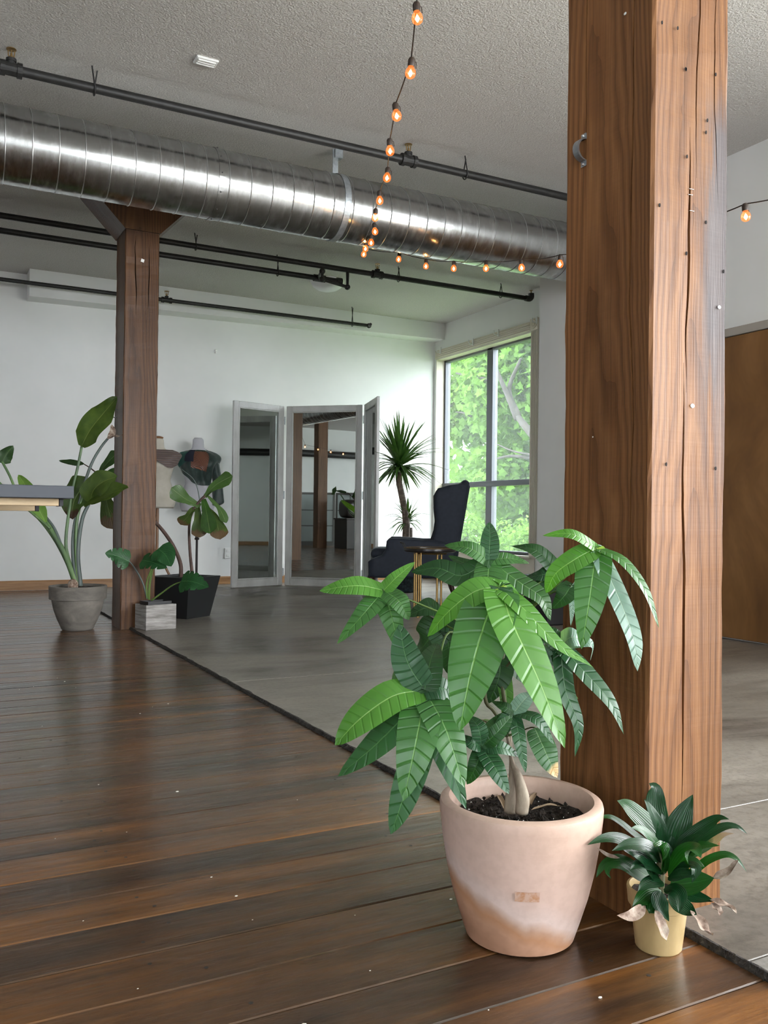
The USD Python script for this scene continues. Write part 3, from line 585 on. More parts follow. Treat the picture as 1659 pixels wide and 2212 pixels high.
def add_leaf(t, name, L, mat, parent=None, label=None): return t.add(name, (L[0], L[1]), mat, parent, True, L[2], label)
CAMN = -CF
soil_mat = mottled('potting_soil', [(.35, (.010, .007, .005)), (.62, (.035, .024, .018)), (.72, (.05, .036, .028))], (80, 80, 80), .95, bump=1., bscale=(110, 110, 110), bdist=.01)
def soil(t, c, r, n=700, rough=.006, seed=4):
    "a lumpy disc of soil"
    g = np.random.default_rng(seed); k = 26; V, F = [[0, 0, 0]], []
    for i in range(1, k+1):
        for j in range(40): a = 2*np.pi*j/40; V.append([r*i/k*math.cos(a), r*i/k*math.sin(a), 0])
    V = np.array(V, float); V[:, 2] = rough*2*(meshkit.fbm(V*60, 3, seed)-.5)*2
    for j in range(40): F.append([0, 1+j, 1+(j+1) % 40])
    for i in range(k-1):
        for j in range(40): a, b = 1+i*40+j, 1+i*40+(j+1) % 40; F += [[a, a+40, b+40], [a, b+40, b]]
    V += np.asarray(c)
    return t.add('soil', (V, np.array(F)), soil_mat, smooth=True)
def crumbs(t, c, r, n, mat, size, name, seed=3):
    g = np.random.default_rng(seed); ms = []
    for _ in range(n):
        a, q = g.random()*6.283, r*math.sqrt(g.random())
        v = np.array([[1, 0, 0], [-1, 0, 0], [0, 1, 0], [0, -1, 0], [0, 0, 1], [0, 0, -1]], float)*size*(.5+g.random((6, 1)))
        f = np.array([[0, 2, 4], [2, 1, 4], [1, 3, 4], [3, 0, 4], [2, 0, 5], [1, 2, 5], [3, 1, 5], [0, 3, 5]])
        ms.append((v+np.asarray(c)+[q*math.cos(a), q*math.sin(a), size*.3+.004*g.random()], f))
    t.add(name, cat(*ms), mat, kind='stuff')

# ------------------------------------------------------------------ money tree in the big pot
PC = np.array([1.042, 1.385, 0.])
def pot_mat(name, c):
    "terracotta with a pale bloom that ends in a wavering tide line, and a gum patch left by a label"
    n = {'g': ('geometry', {}), 's': ('separate_xyz', {}), 'n': ('noise_texture', {'scale': 7., 'detail': 4., 'distortion': .5}), 'n2': ('noise_texture', {'scale': 60., 'detail': 4.}), 'm3': ('mapping', {'scale': (6, 6, 90)}), 'n3': ('noise_texture', {'scale': 1., 'detail': 3.}),
         'z': ('math', {'math_type': 'multiply_add', 'value2': .075}), 'slope': ('vector_math', {'math_type': 'dot_product', 'vector2': (.44, -.234, 0)}), 'z2': ('math', {'math_type': 'add'}),
         'r': ('rgb_ramp', {'ramp': [(0, (.42, .225, .14)), (.12, (.50, .28, .18)), (.19, (.46, .235, .125)), (.24, (.49, .30, .205)), (.31, (.66, .52, .465)), (.46, (.60, .435, .365)), (1, (.54, .38, .30))]}),
         'mz': ('map_range', dict(from_min=.17, from_max=.43, to_min=0, to_max=1, clamp=True)), 'rn': ('rgb_ramp', {'ramp': [(.35, (.94, .93, .92)), (.6, (1.02, 1.02, 1.02))]}), 'x': ('mix', {'mix_type': 'multiply', 'fac': 1.}),
         'b': ('bump', {'strength': .12, 'distance': .003}), 'p': ('principled_bsdf', {'roughness': .48, 'specular_ior_level': .45})}
    l = [('g.position', 's.vector'), ('g.position', 'n.vector'), ('g.position', 'n2.vector'), ('g.position', 'm3.vector'), ('m3.vector', 'n3.vector'), ('n.fac', 'z.value1'), ('s.z', 'z.value3'), ('g.position', 'slope.vector1'), ('z.value', 'z2.value1'), ('slope.value', 'z2.value2'),
         ('z2.value', 'mz.value'), ('mz.result', 'r.fac'), ('n2.fac', 'rn.fac'), ('r.color', 'x.color1'), ('rn.color', 'x.color2'), ('x.color', 'p.base_color'), ('n3.fac', 'b.height'), ('b.normal', 'p.normal')]
    return material(name, n, l)
terra = pot_mat('bloomed_terracotta', PC)
mt = Thing('potted_money_tree', 'leafy money tree in the large pale terracotta pot on the floorboards', 'potted plant', PC)
v, f = lathe([(0, 0), (.098, 0), (.104, .004), (.116, .04), (.130, .085), (.142, .135), (.151, .19), (.156, .235), (.157, .25), (.155, .258), (.149, .262), (.139, .262), (.134, .257), (.131, .245), (.127, .20), (0, .198)], PC, 96)
mt.add('pot', (v, f), terra, smooth=35)
soil(mt, PC+[0, 0, .222], .1285)
crumbs(mt, PC+[0, 0, .224], .12, 60, white_plastic, .0016, 'perlite', 5)
crumbs(mt, PC+[0, 0, .224], .12, 140, soil_mat, .005, 'soil_crumbs', 6)
P = at(1138, 1868, 1.58); d = unit((P-PC)*[1, 1, 0]); P = PC+d*.1405+[0, 0, .128]; s = np.array([-d[1], d[0], 0])
V = [];
for i in range(9):
    for j in range(2):
        q = (i-4)*.0055; V.append(PC+rz(q/.14)@(d*(.1425 if j else .1395)+[0, 0, 0])+[0, 0, .137 if j else .119])
gum = mottled('label_gum', [(.45, (.50, .33, .25)), (.6, (.42, .21, .11))], (90, 90, 90), .6)
mt.add('label_residue', (np.array(V)+d*.0013, np.array([[2*i, 2*i+2, 2*i+3] for i in range(8)]+[[2*i, 2*i+3, 2*i+1] for i in range(8)])), gum, label='brownish gum patch left by a price label')
bark = mottled('pale_money_tree_bark', [(.3, (.10, .07, .045)), (.5, (.26, .21, .155)), (.7, (.42, .36, .28))], (30, 30, 10), .7, bump=.4, bscale=(60, 60, 14), bdist=.004)
green_stem = plain('green_stem', (.10, .17, .035), .5)
brown_stem = plain('brown_green_stem', (.075, .075, .03), .55)
def Z6(x, y, d): return at(660+x/2.0738, 1080+y/2.0738, d)
mt.add('trunk', tube([Z6(968, 1400, 1.665), Z6(972, 1330, 1.66), Z6(952, 1240, 1.665), Z6(925, 1170, 1.675), Z6(905, 1060, 1.68)], [.0125, .0130, .0085, .0040, .0035], 14, k=24), bark, smooth=True)
mt.add('trunk', tube([Z6(915, 1400, 1.69), Z6(922, 1330, 1.69), Z6(928, 1250, 1.685), Z6(922, 1170, 1.68), Z6(915, 1060, 1.69)], [.0115, .012, .0085, .0040, .0035], 14, k=24), bark, smooth=True)
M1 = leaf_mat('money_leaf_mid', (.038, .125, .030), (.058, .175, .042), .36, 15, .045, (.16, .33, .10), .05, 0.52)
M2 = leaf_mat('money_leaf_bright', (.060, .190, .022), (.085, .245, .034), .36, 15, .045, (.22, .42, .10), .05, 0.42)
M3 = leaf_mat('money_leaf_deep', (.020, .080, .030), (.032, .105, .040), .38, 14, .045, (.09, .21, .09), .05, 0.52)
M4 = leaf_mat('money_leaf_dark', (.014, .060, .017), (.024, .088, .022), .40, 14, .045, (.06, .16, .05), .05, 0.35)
M5 = leaf_mat('money_leaf_yellow', (.17, .30, .02), (.24, .38, .03), .45, 13, .045, (.35, .46, .08), .05, 0.28, trans=.4)
M6 = leaf_mat('money_leaf_pale', (.16, .27, .21), (.22, .34, .27), .34, 15, .045, (.30, .42, .30), .05, 0.49)
M7 = leaf_mat('money_leaf_burnt', (.028, .10, .03), (.045, .13, .04), .4, 13, .045, (.12, .24, .08), .05, 0.42, burn=(.80, (.50, .33, .14)))
UPN = np.array([0, 0, 1.])
def nh(a=.75, b=.65, side=0.): return CAMN*a+UPN*b+CR*side
# whorl centres in space: (zoom x, zoom y, distance)
W = {1: (868, 390, 1.52), 2: (822, 268, 1.66), 3: (350, 405, 1.63), 4: (533, 852, 1.50), 5: (790, 1106, 1.58), 6: (936, 950, 1.63), 7: (1302, 215, 1.60), 8: (1190, 384, 1.70), 9: (1142, 650, 1.66), 10: (600, 545, 1.78), 11: (860, 640, 1.76), 12: (1130, 315, 1.80)}
hub = {k: Z6(*v) for k, v in W.items()}
crown = Z6(880, 900, 1.70)
joints = {'a': Z6(850, 960, 1.69), 'b': Z6(870, 800, 1.68), 'c': Z6(905, 1060, 1.685)}
mt.add('stem', tube([joints['c'], Z6(880, 1000, 1.69), Z6(840, 940, 1.69), Z6(805, 890, 1.68), Z6(800, 700, 1.67), Z6(840, 500, 1.62)], [.0045, .0032], 8, k=24), brown_stem, smooth=True)
mt.add('stem', tube([joints['c'], Z6(900, 950, 1.70), Z6(880, 800, 1.73), Z6(900, 600, 1.76), Z6(950, 450, 1.78)], [.0045, .003], 8, k=24), brown_stem, smooth=True)
def petiole(k, *pts, m=None): mt.add('petiole', tube([*pts, hub[k]], [.0024, .0017], 6, k=18), m or green_stem, smooth=True)
petiole(1, Z6(840, 500, 1.62), Z6(862, 430, 1.56)); petiole(2, Z6(840, 500, 1.62), Z6(838, 380, 1.65))
petiole(3, Z6(800, 640, 1.67), Z6(700, 550, 1.67), Z6(520, 470, 1.65)); petiole(4, Z6(803, 700, 1.67), Z6(650, 590, 1.62), Z6(590, 740, 1.55))
petiole(5, Z6(880, 1010, 1.69), Z6(795, 990, 1.64)); petiole(6, Z6(905, 1060, 1.685), Z6(960, 1025, 1.67), Z6(940, 985, 1.65))
petiole(7, Z6(900, 600, 1.76), Z6(1030, 470, 1.72), Z6(1180, 330, 1.66)); petiole(8, Z6(930, 560, 1.77), Z6(1060, 440, 1.75))
petiole(9, Z6(890, 760, 1.735), Z6(1020, 600, 1.70), Z6(1080, 620, 1.67), m=brown_stem); petiole(10, Z6(800, 660, 1.67), Z6(700, 600, 1.72)); petiole(12, Z6(950, 450, 1.78), Z6(1020, 390, 1.79))
mt.add('petiole', tube([Z6(905, 1060, 1.685), Z6(800, 990, 1.63), Z6(745, 985, 1.6)], [.0016, .0014], 6, k=12), brown_stem)
mt.add('petiole', tube([Z6(905, 1060, 1.685), Z6(1000, 1022, 1.66), Z6(1030, 1020, 1.64)], [.0016, .0014], 6, k=12), brown_stem)
ML = [  # whorl, points after the hub (zoom x, y), width in zoom pixels, distance change to the tip, material, side tilt, profile
 (1, [(800, 560), (735, 800), (690, 1037)], 212, -.10, M1, -.15, 'ellip'), (1, [(925, 545), (1060, 840), (1160, 1112)], 178, -.12, M2, .3, 'ellip'),
 (1, [(980, 490), (1125, 640), (1292, 752)], 92, -.05, M2, .4, 'lance'), (1, [(760, 410), (640, 500), (546, 612)], 112, .02, M2, -.2, 'ellip'),
 (1, [(930, 480), (975, 520)], 55, .06, M5, 0, 'ellip'),
 (2, [(826, 180), (825, 98)], 70, .07, M3, 0, 'obov'), (2, [(730, 215), (622, 203)], 66, .03, M1, -.2, 'ellip'), (2, [(920, 262), (1002, 284)], 54, .04, M1, .1, 'ellip'),
 (2, [(740, 290), (640, 250)], 62, .08, M4, -.1, 'ellip'), (2, [(815, 380), (795, 467)], 106, -.05, M1, -.1, 'obov'), (2, [(960, 370), (1060, 440), (1098, 540)], 92, -.03, M1, .3, 'ellip'),
 (2, [(700, 340), (590, 305), (473, 322)], 96, .05, M4, -.1, 'obov'),
 (3, [(250, 385), (160, 390), (63, 408)], 86, -.02, M2, -.2, 'ellip'), (3, [(410, 345), (490, 277)], 60, .04, M2, 0, 'ellip'), (3, [(270, 500), (140, 645)], 92, -.04, M1, -.2, 'ellip'),
 (3, [(420, 455), (464, 538)], 82, -.03, M1, .1, 'obov'), (3, [(385, 520), (428, 695)], 96, -.03, M1, 0, 'ellip'),
 (4, [(455, 720), (420, 555)], 122, .04, M3, -.1, 'obov'), (4, [(390, 880), (240, 985), (132, 1100)], 138, -.04, M2, -.2, 'obov'), (4, [(500, 1060), (438, 1350)], 158, -.09, M1, 0, 'obov'),
 (4, [(630, 1030), (712, 1290)], 140, -.07, M1, .2, 'obov'), (4, [(430, 980), (300, 1110), (142, 1240)], 118, .02, M3, -.2, 'obov'), (4, [(515, 1080), (440, 1330), (382, 1498)], 120, -.05, M3, -.1, 'obov'),
 (4, [(600, 840), (655, 865), (692, 900)], 92, .05, M3, .1, 'ellip'), (4, [(600, 1060), (720, 1386)], 120, -.03, M3, .1, 'obov'), (4, [(470, 760), (400, 790), (385, 860)], 95, .10, M4, -.1, 'ellip'),
 (5, [(775, 1020), (735, 968)], 74, .03, M3, 0, 'obov'), (5, [(740, 1085), (692, 1050)], 62, .02, M3, 0, 'ellip'), (5, [(860, 1040), (928, 962)], 72, .03, M4, .1, 'obov'), (5, [(880, 1110), (965, 1148)], 66, .02, M3, .1, 'ellip'),
 (5, [(850, 1200), (912, 1318)], 88, -.05, M3, .1, 'obov'), (5, [(765, 1190), (722, 1275)], 76, -.02, M4, -.1, 'obov'), (5, [(830, 1030), (890, 950)], 72, .08, M4, 0, 'obov'),
 (6, [(960, 1080), (986, 1222)], 62, -.04, M3, .2, 'obov'), (6, [(1040, 985), (1114, 1096)], 64, -.02, M3, .4, 'obov'), (6, [(880, 1020), (822, 1115)], 74, .0, M3, -.1, 'obov'), (6, [(985, 890), (1018, 862)], 72, .06, M6, 0, 'ellip'), (6, [(880, 920), (832, 900)], 46, .05, M4, 0, 'ellip'),
 (7, [(1190, 152), (1062, 160)], 50, .0, M2, 0, 'ellip'), (7, [(1210, 265), (1120, 330), (1077, 418)], 92, .0, M2, -.1, 'ellip'), (7, [(1275, 430), (1236, 668)], 132, -.06, M1, 0, 'ellip'), (7, [(1400, 430), (1470, 620), (1488, 768)], 96, -.07, M6, .35, 'ellip'),
 (7, [(1420, 270), (1520, 400), (1583, 572)], 58, -.05, M1, .5, 'ellip'), (7, [(1330, 290), (1338, 365)], 66, .04, M5, 0, 'ellip'),
 (8, [(1160, 430), (1104, 487)], 82, -.02, M4, -.1, 'ellip'), (8, [(1195, 470), (1188, 565)], 30, -.02, M6, .2, 'ellip'),
 (12, [(1030, 225), (920, 205)], 72, .03, M4, 0, 'lance'), (12, [(1060, 335), (982, 347)], 62, .02, M3, 0, 'ellip'),
 (9, [(1165, 850), (1222, 1010), (1206, 1152)], 78, -.04, M3, .3, 'lance'), (9, [(1250, 770), (1370, 910), (1425, 1052)], 92, -.05, M3, .4, 'lance'), (9, [(1195, 615), (1262, 648)], 92, .0, M6, 0, 'ellip'),
 (9, [(1120, 700), (1165, 752)], 96, .06, M6, 0, 'ellip'), (9, [(1278, 640), (1276, 718)], 42, .03, M6, .3, 'ellip'), (9, [(1160, 830), (1222, 890)], 46, .03, M2, .2, 'ellip'), (9, [(1080, 690), (1090, 730)], 34, .04, M6, 0, 'ellip'),
 (10, [(540, 640), (480, 700)], 130, .05, M4, 0, 'ellip'), (10, [(560, 480), (452, 522)], 92, -.04, M4, -.1, 'ellip'), (10, [(640, 640), (650, 790)], 130, .03, M4, 0, 'ellip'), (10, [(680, 560), (740, 600)], 80, .03, M3, 0, 'ellip'),
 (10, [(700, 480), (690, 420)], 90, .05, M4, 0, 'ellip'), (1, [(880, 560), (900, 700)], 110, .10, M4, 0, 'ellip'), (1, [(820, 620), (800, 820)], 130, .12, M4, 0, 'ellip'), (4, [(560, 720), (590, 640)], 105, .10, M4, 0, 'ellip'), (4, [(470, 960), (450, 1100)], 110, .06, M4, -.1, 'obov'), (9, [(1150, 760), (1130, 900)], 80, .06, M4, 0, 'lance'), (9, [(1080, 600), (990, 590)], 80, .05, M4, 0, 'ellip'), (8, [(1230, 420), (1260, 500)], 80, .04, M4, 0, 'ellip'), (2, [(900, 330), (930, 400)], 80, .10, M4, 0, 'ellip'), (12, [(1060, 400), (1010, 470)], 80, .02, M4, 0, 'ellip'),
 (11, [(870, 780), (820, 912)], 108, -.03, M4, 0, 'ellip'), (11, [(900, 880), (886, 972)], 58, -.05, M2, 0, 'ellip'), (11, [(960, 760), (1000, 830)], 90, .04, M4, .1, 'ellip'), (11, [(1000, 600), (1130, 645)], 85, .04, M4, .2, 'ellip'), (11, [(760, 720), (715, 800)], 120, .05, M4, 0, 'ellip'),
]
for i, (k, pts, w, dd, m, side, prof) in enumerate(ML):
    hx, hy, d0 = W[k]; n = len(pts); x0, y0 = pts[0]
    mid = [hub[k], Z6(hx+(x0-hx)*.12, hy+(y0-hy)*.12, d0)]+[Z6(x, y, d0+dd*(j+1)/n-.02*math.sin(math.pi*(j+1)/n)) for j, (x, y) in enumerate(pts)]
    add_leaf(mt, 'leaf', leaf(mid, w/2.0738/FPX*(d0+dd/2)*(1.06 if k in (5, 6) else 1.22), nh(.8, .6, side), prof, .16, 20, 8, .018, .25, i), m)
b0 = Z6(1026, 1022, 1.64)
add_leaf(mt, 'leaf', leaf([b0, Z6(1040, 1050, 1.63), Z6(1085, 1150, 1.61), Z6(1128, 1245, 1.61)], .040*1.25, nh(.8, .5, .2), 'ellip', .15, 18, 8, .03, .3, 91), M7, label='leaf with a burnt yellow and brown tip')
for x0, y0, x1, y1 in [(1000, 1382, 1035, 1310), (742, 1310, 870, 1290), (1010, 1390, 1150, 1372), (860, 1320, 895, 1392)]:
    a, b = at_z(660+x0/2.0738, 1080+y0/2.0738, .226), at_z(660+x1/2.0738, 1080+y1/2.0738, .232)
    add_leaf(mt, 'dead_leaf', leaf([a, (a+b)/2+[0, 0, .004], b], .011, UPN, 'ellip', .6, 8, 4, .1, 0, int(x0)), plain(f'dead_leaf_{x0}', (.36, .26, .17), .8), label='dry fallen leaf on the soil')

# ------------------------------------------------------------------ small dracaena in the yellow pot
DC = np.array([1.243, 1.222, 0.])
yellow = mottled('ochre_glaze', [(.3, (.36, .255, .11)), (.7, (.47, .345, .17))], (20, 20, 8), .42, bump=.05)
dr = Thing('potted_dracaena', 'small glossy dark green dracaena in a little ochre pot by the near post', 'potted plant', DC)
dr.add('pot', lathe([(0, 0), (.040, 0), (.0425, .003), (.0515, .078), (.0525, .080), (.0565, .082), (.059, .108), (.0585, .112), (.054, .113), (.052, .108), (.050, .095), (0, .093)], DC, 56), yellow, smooth=35)
soil(dr, DC+[0, 0, .100], .0505, rough=.003)
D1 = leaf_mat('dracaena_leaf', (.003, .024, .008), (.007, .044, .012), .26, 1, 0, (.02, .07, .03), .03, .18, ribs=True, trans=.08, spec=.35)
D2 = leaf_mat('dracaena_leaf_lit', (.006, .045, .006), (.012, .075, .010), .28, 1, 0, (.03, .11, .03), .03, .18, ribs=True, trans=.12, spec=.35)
D3 = leaf_mat('dracaena_leaf_dry', (.010, .050, .014), (.016, .07, .018), .35, 1, 0, (.03, .09, .03), .03, .5, ribs=True, burn=(.45, (.26, .18, .13)))
dr.add('stem', tube([DC+[0, 0, .10], DC+[.004, 0, .15], DC+[.006, 0, .19]], [.010, .007], 10, k=8), brown_stem)
def Z7(x, y, d): return at(1260+x/4.158, 1680+y/4.158, d)
def_d = 1.655
DL = [  # points (zoom x, y), width in zoom px, start and end distance, material
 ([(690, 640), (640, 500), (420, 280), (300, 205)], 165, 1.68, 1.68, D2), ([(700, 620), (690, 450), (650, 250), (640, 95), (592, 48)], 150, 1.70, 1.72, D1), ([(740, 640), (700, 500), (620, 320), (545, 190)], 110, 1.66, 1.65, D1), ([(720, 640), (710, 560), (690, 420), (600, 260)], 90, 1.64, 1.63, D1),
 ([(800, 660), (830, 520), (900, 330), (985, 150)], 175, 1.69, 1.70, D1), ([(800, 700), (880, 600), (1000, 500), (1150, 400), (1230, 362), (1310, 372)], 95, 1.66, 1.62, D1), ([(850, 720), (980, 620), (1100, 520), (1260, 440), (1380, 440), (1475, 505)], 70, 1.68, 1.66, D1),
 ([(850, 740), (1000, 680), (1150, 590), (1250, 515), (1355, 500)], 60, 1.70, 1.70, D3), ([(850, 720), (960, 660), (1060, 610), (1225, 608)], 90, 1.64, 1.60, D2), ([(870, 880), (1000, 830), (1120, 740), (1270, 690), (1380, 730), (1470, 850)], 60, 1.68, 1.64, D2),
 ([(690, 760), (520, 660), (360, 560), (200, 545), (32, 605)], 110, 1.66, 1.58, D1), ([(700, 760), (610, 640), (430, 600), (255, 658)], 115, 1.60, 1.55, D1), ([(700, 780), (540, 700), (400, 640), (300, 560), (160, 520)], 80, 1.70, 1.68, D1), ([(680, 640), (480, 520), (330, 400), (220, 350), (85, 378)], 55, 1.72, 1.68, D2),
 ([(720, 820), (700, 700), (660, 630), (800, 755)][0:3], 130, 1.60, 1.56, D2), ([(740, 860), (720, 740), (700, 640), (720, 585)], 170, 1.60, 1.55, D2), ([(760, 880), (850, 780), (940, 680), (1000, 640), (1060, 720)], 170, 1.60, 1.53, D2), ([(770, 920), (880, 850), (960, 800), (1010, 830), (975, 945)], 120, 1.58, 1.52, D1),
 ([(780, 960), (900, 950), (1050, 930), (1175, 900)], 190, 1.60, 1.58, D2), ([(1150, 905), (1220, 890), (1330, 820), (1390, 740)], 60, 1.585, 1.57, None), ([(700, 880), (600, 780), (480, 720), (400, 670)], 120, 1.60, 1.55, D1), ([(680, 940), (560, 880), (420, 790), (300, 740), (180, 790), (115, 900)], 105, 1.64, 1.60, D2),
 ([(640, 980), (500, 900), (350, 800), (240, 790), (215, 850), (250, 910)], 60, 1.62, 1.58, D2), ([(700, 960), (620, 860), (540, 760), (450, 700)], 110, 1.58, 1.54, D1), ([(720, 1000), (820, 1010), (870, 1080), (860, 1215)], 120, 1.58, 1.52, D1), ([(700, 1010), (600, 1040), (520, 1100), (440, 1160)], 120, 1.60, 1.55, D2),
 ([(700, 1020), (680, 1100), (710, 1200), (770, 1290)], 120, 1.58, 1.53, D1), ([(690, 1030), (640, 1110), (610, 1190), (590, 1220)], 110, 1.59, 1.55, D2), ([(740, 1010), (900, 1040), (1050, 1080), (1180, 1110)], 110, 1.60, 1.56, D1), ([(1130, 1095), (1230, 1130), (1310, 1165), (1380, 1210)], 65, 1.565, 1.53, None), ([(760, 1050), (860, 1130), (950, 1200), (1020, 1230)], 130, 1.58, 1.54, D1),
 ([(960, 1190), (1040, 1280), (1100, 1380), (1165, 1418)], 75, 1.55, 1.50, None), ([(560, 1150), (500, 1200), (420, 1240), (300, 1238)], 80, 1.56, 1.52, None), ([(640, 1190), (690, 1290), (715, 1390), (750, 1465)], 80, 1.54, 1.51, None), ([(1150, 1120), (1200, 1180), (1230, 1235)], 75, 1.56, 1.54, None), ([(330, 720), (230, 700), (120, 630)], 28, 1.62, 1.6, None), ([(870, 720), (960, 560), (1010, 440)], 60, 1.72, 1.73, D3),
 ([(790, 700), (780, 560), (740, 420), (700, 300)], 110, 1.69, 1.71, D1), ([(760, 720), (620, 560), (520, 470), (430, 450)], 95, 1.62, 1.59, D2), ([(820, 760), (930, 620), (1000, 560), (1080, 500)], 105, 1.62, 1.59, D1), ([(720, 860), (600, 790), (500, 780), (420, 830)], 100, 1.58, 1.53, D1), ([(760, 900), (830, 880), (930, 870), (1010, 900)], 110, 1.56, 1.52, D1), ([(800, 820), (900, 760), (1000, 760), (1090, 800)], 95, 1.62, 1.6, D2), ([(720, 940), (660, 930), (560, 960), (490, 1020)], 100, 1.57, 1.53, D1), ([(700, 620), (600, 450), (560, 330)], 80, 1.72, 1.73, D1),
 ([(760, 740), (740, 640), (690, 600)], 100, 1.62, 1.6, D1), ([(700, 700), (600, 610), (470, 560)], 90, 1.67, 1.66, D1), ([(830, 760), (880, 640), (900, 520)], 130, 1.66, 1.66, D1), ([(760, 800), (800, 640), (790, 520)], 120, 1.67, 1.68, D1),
]
dry = mottled('dry_leaf', [(.35, (.13, .075, .05)), (.5, (.30, .22, .17)), (.68, (.50, .42, .34))], (45, 45, 45), .8, bump=.3, bscale=(90, 90, 90), bdist=.006)
for i, (pts, w, d0, d1, m) in enumerate(DL):
    n = len(pts); mid = [Z7(x, y, d0+(d1-d0)*j/(n-1)) for j, (x, y) in enumerate(pts)]
    L = leaf(mid, w/4.158/FPX*d0*1.32, nh(.6, .8, .1*((i % 3)-1)), 'lance' if m else 'ellip', .22 if m else .5, 18, 6, .02 if m else .12, .2, 200+i, 0 if m else .6)
    if m: add_leaf(dr, 'leaf', L, m)
    else: dr.add('dry_leaf_tip', (L[0], L[1]), dry, smooth=True, label='withered papery leaf end')

# ------------------------------------------------------------------ plants about the far post
BC = np.array([.995, 6.395, 0.])
grey_clay = mottled('grey_clay', [(.3, (.085, .078, .068)), (.55, (.16, .145, .125)), (.72, (.23, .205, .175))], (5, 5, 9), .8, 6, bump=.15, distortion=.7)
bp = Thing('potted_bird_of_paradise', 'tall long-stemmed plant in a rimmed grey clay pot left of the far post', 'potted plant', BC)
bp.add('pot', lathe([(0, 0), (.098, 0), (.106, .006), (.135, .07), (.160, .14), (.173, .20), (.174, .212), (.190, .214), (.193, .30), (.190, .304), (.178, .304), (.174, .295), (.170, .27), (0, .27)], BC, 64), grey_clay, smooth=35)
soil(bp, BC+[0, 0, .282], .172)
def Z3(x, y, d): return at(x/2.765, 740+y/2.765, d)
bp_stem = mottled('paradise_stem', [(.3, (.05, .085, .05)), (.6, (.11, .19, .07)), (.75, (.2, .3, .1))], (8, 8, 3), .45)
grey_stem = plain('grey_green_stem', (.085, .11, .10), .5)
B1 = leaf_mat('paradise_leaf', (.045, .085, .012), (.085, .135, .022), .40, 34, .12, (.16, .2, .05), .04, .35, trans=.25)
B2 = leaf_mat('paradise_leaf_burnt', (.030, .060, .010), (.05, .09, .015), .42, 34, .12, (.1, .14, .04), .04, .35, burn=(.80, (.045, .018, .012)), trans=.15)
B3 = leaf_mat('paradise_leaf_dark', (.020, .05, .016), (.035, .08, .022), .4, 30, .12, (.07, .12, .04), .04, .35, trans=.15)
d = 6.12
for pts, r, m in [([(455, 1455), (405, 1320), (330, 1180), (240, 1060), (130, 955), (60, 800), (15, 715)], (.020, .014, .011, .009, .009), bp_stem), ([(455, 1440), (390, 1270), (300, 1110), (270, 1060)], (.022, .015), bp_stem), ([(450, 1420), (380, 1250), (330, 1120), (275, 1040)], (.012, .008), grey_stem),
                  ([(462, 1450), (405, 1280), (395, 1150), (430, 900), (465, 740), (490, 612)], (.019, .012, .011, .010, .009), bp_stem), ([(466, 1450), (438, 1290), (440, 1120), (480, 930), (540, 740), (600, 630), (655, 560)], (.016, .011, .010, .008), grey_stem),
                  ([(470, 1455), (455, 1250), (460, 1060), (500, 890)], (.015, .009), bp_stem), ([(480, 1455), (465, 1260), (490, 1060), (540, 945)], (.017, .011), grey_stem), ([(300, 1110), (160, 990), (60, 900), (-40, 800)], (.009, .008), bp_stem)]:
    bp.add('stem', tube([Z3(x, y, d+.02*i) for i, (x, y) in enumerate(pts)], r, 10, k=26), m, smooth=True)
bp.add('root_collar', sphere(Z3(436, 1450, 6.1), .045, 2, (.8, .8, 1)), dry)
add_leaf(bp, 'leaf', leaf([Z3(487, 620, 6.20), Z3(540, 520, 6.2), Z3(620, 420, 6.22), Z3(700, 325, 6.25)], .205, nh(.9, .3, -.2), 'paddle', .2, 26, 8, .05, .2, 1), B1)
add_leaf(bp, 'leaf', leaf([Z3(520, 955, 6.15), Z3(590, 930, 6.05), Z3(680, 895, 5.98), Z3(768, 868, 5.93)], .175, nh(.75, .7, .0), 'paddle', .35, 24, 8, .06, .2, 2), B1)
add_leaf(bp, 'leaf', leaf([Z3(535, 955, 6.15), Z3(560, 880, 6.1), Z3(620, 830, 6.06), Z3(700, 800, 6.03)], .18, nh(.9, .3, .1), 'paddle', .25, 20, 8, .06, .2, 3), B1)
add_leaf(bp, 'leaf', leaf([Z3(530, 815, 6.2), Z3(480, 880, 6.2), Z3(440, 960, 6.18), Z3(430, 1055, 6.16)], .21, nh(1, 0, -.2), 'paddle', .2, 22, 8, .05, .2, 4), B2)
add_leaf(bp, 'leaf', leaf([Z3(14, 722, 6.4), Z3(30, 680, 6.4), Z3(78, 615, 6.4)], .10, nh(.8, .2, .5), 'paddle', .5, 16, 8, .07, .2, 5), B3)
add_leaf(bp, 'leaf', leaf([Z3(272, 1075, 6.14), Z3(235, 1000, 6.16), Z3(200, 930, 6.2), Z3(150, 850, 6.3), Z3(110, 790, 6.35)], .10, nh(1, .1, .2), 'paddle', .45, 18, 6, .02, .2, 6), leaf_mat('paradise_sheath', (.13, .25, .04), (.19, .33, .07), .4, 30, .1, (.3, .42, .15), .05, .3))
add_leaf(bp, 'dead_leaf', leaf([Z3(640, 575, 6.2), Z3(672, 540, 6.2), Z3(668, 490, 6.2)], .045, nh(1, 0, .3), 'ellip', .5, 10, 4, .15, 0, 7), dry, label='withered grey leaf at the end of a stem')
bp.add('dead_leaf', (lambda L: (L[0], L[1]))(leaf([Z3(650, 560, 6.2), Z3(690, 562, 6.15), Z3(735, 553, 6.1)], .035, nh(.6, .8), 'blade', .3, 10, 4, .2, 0, 8)), dry, smooth=True)

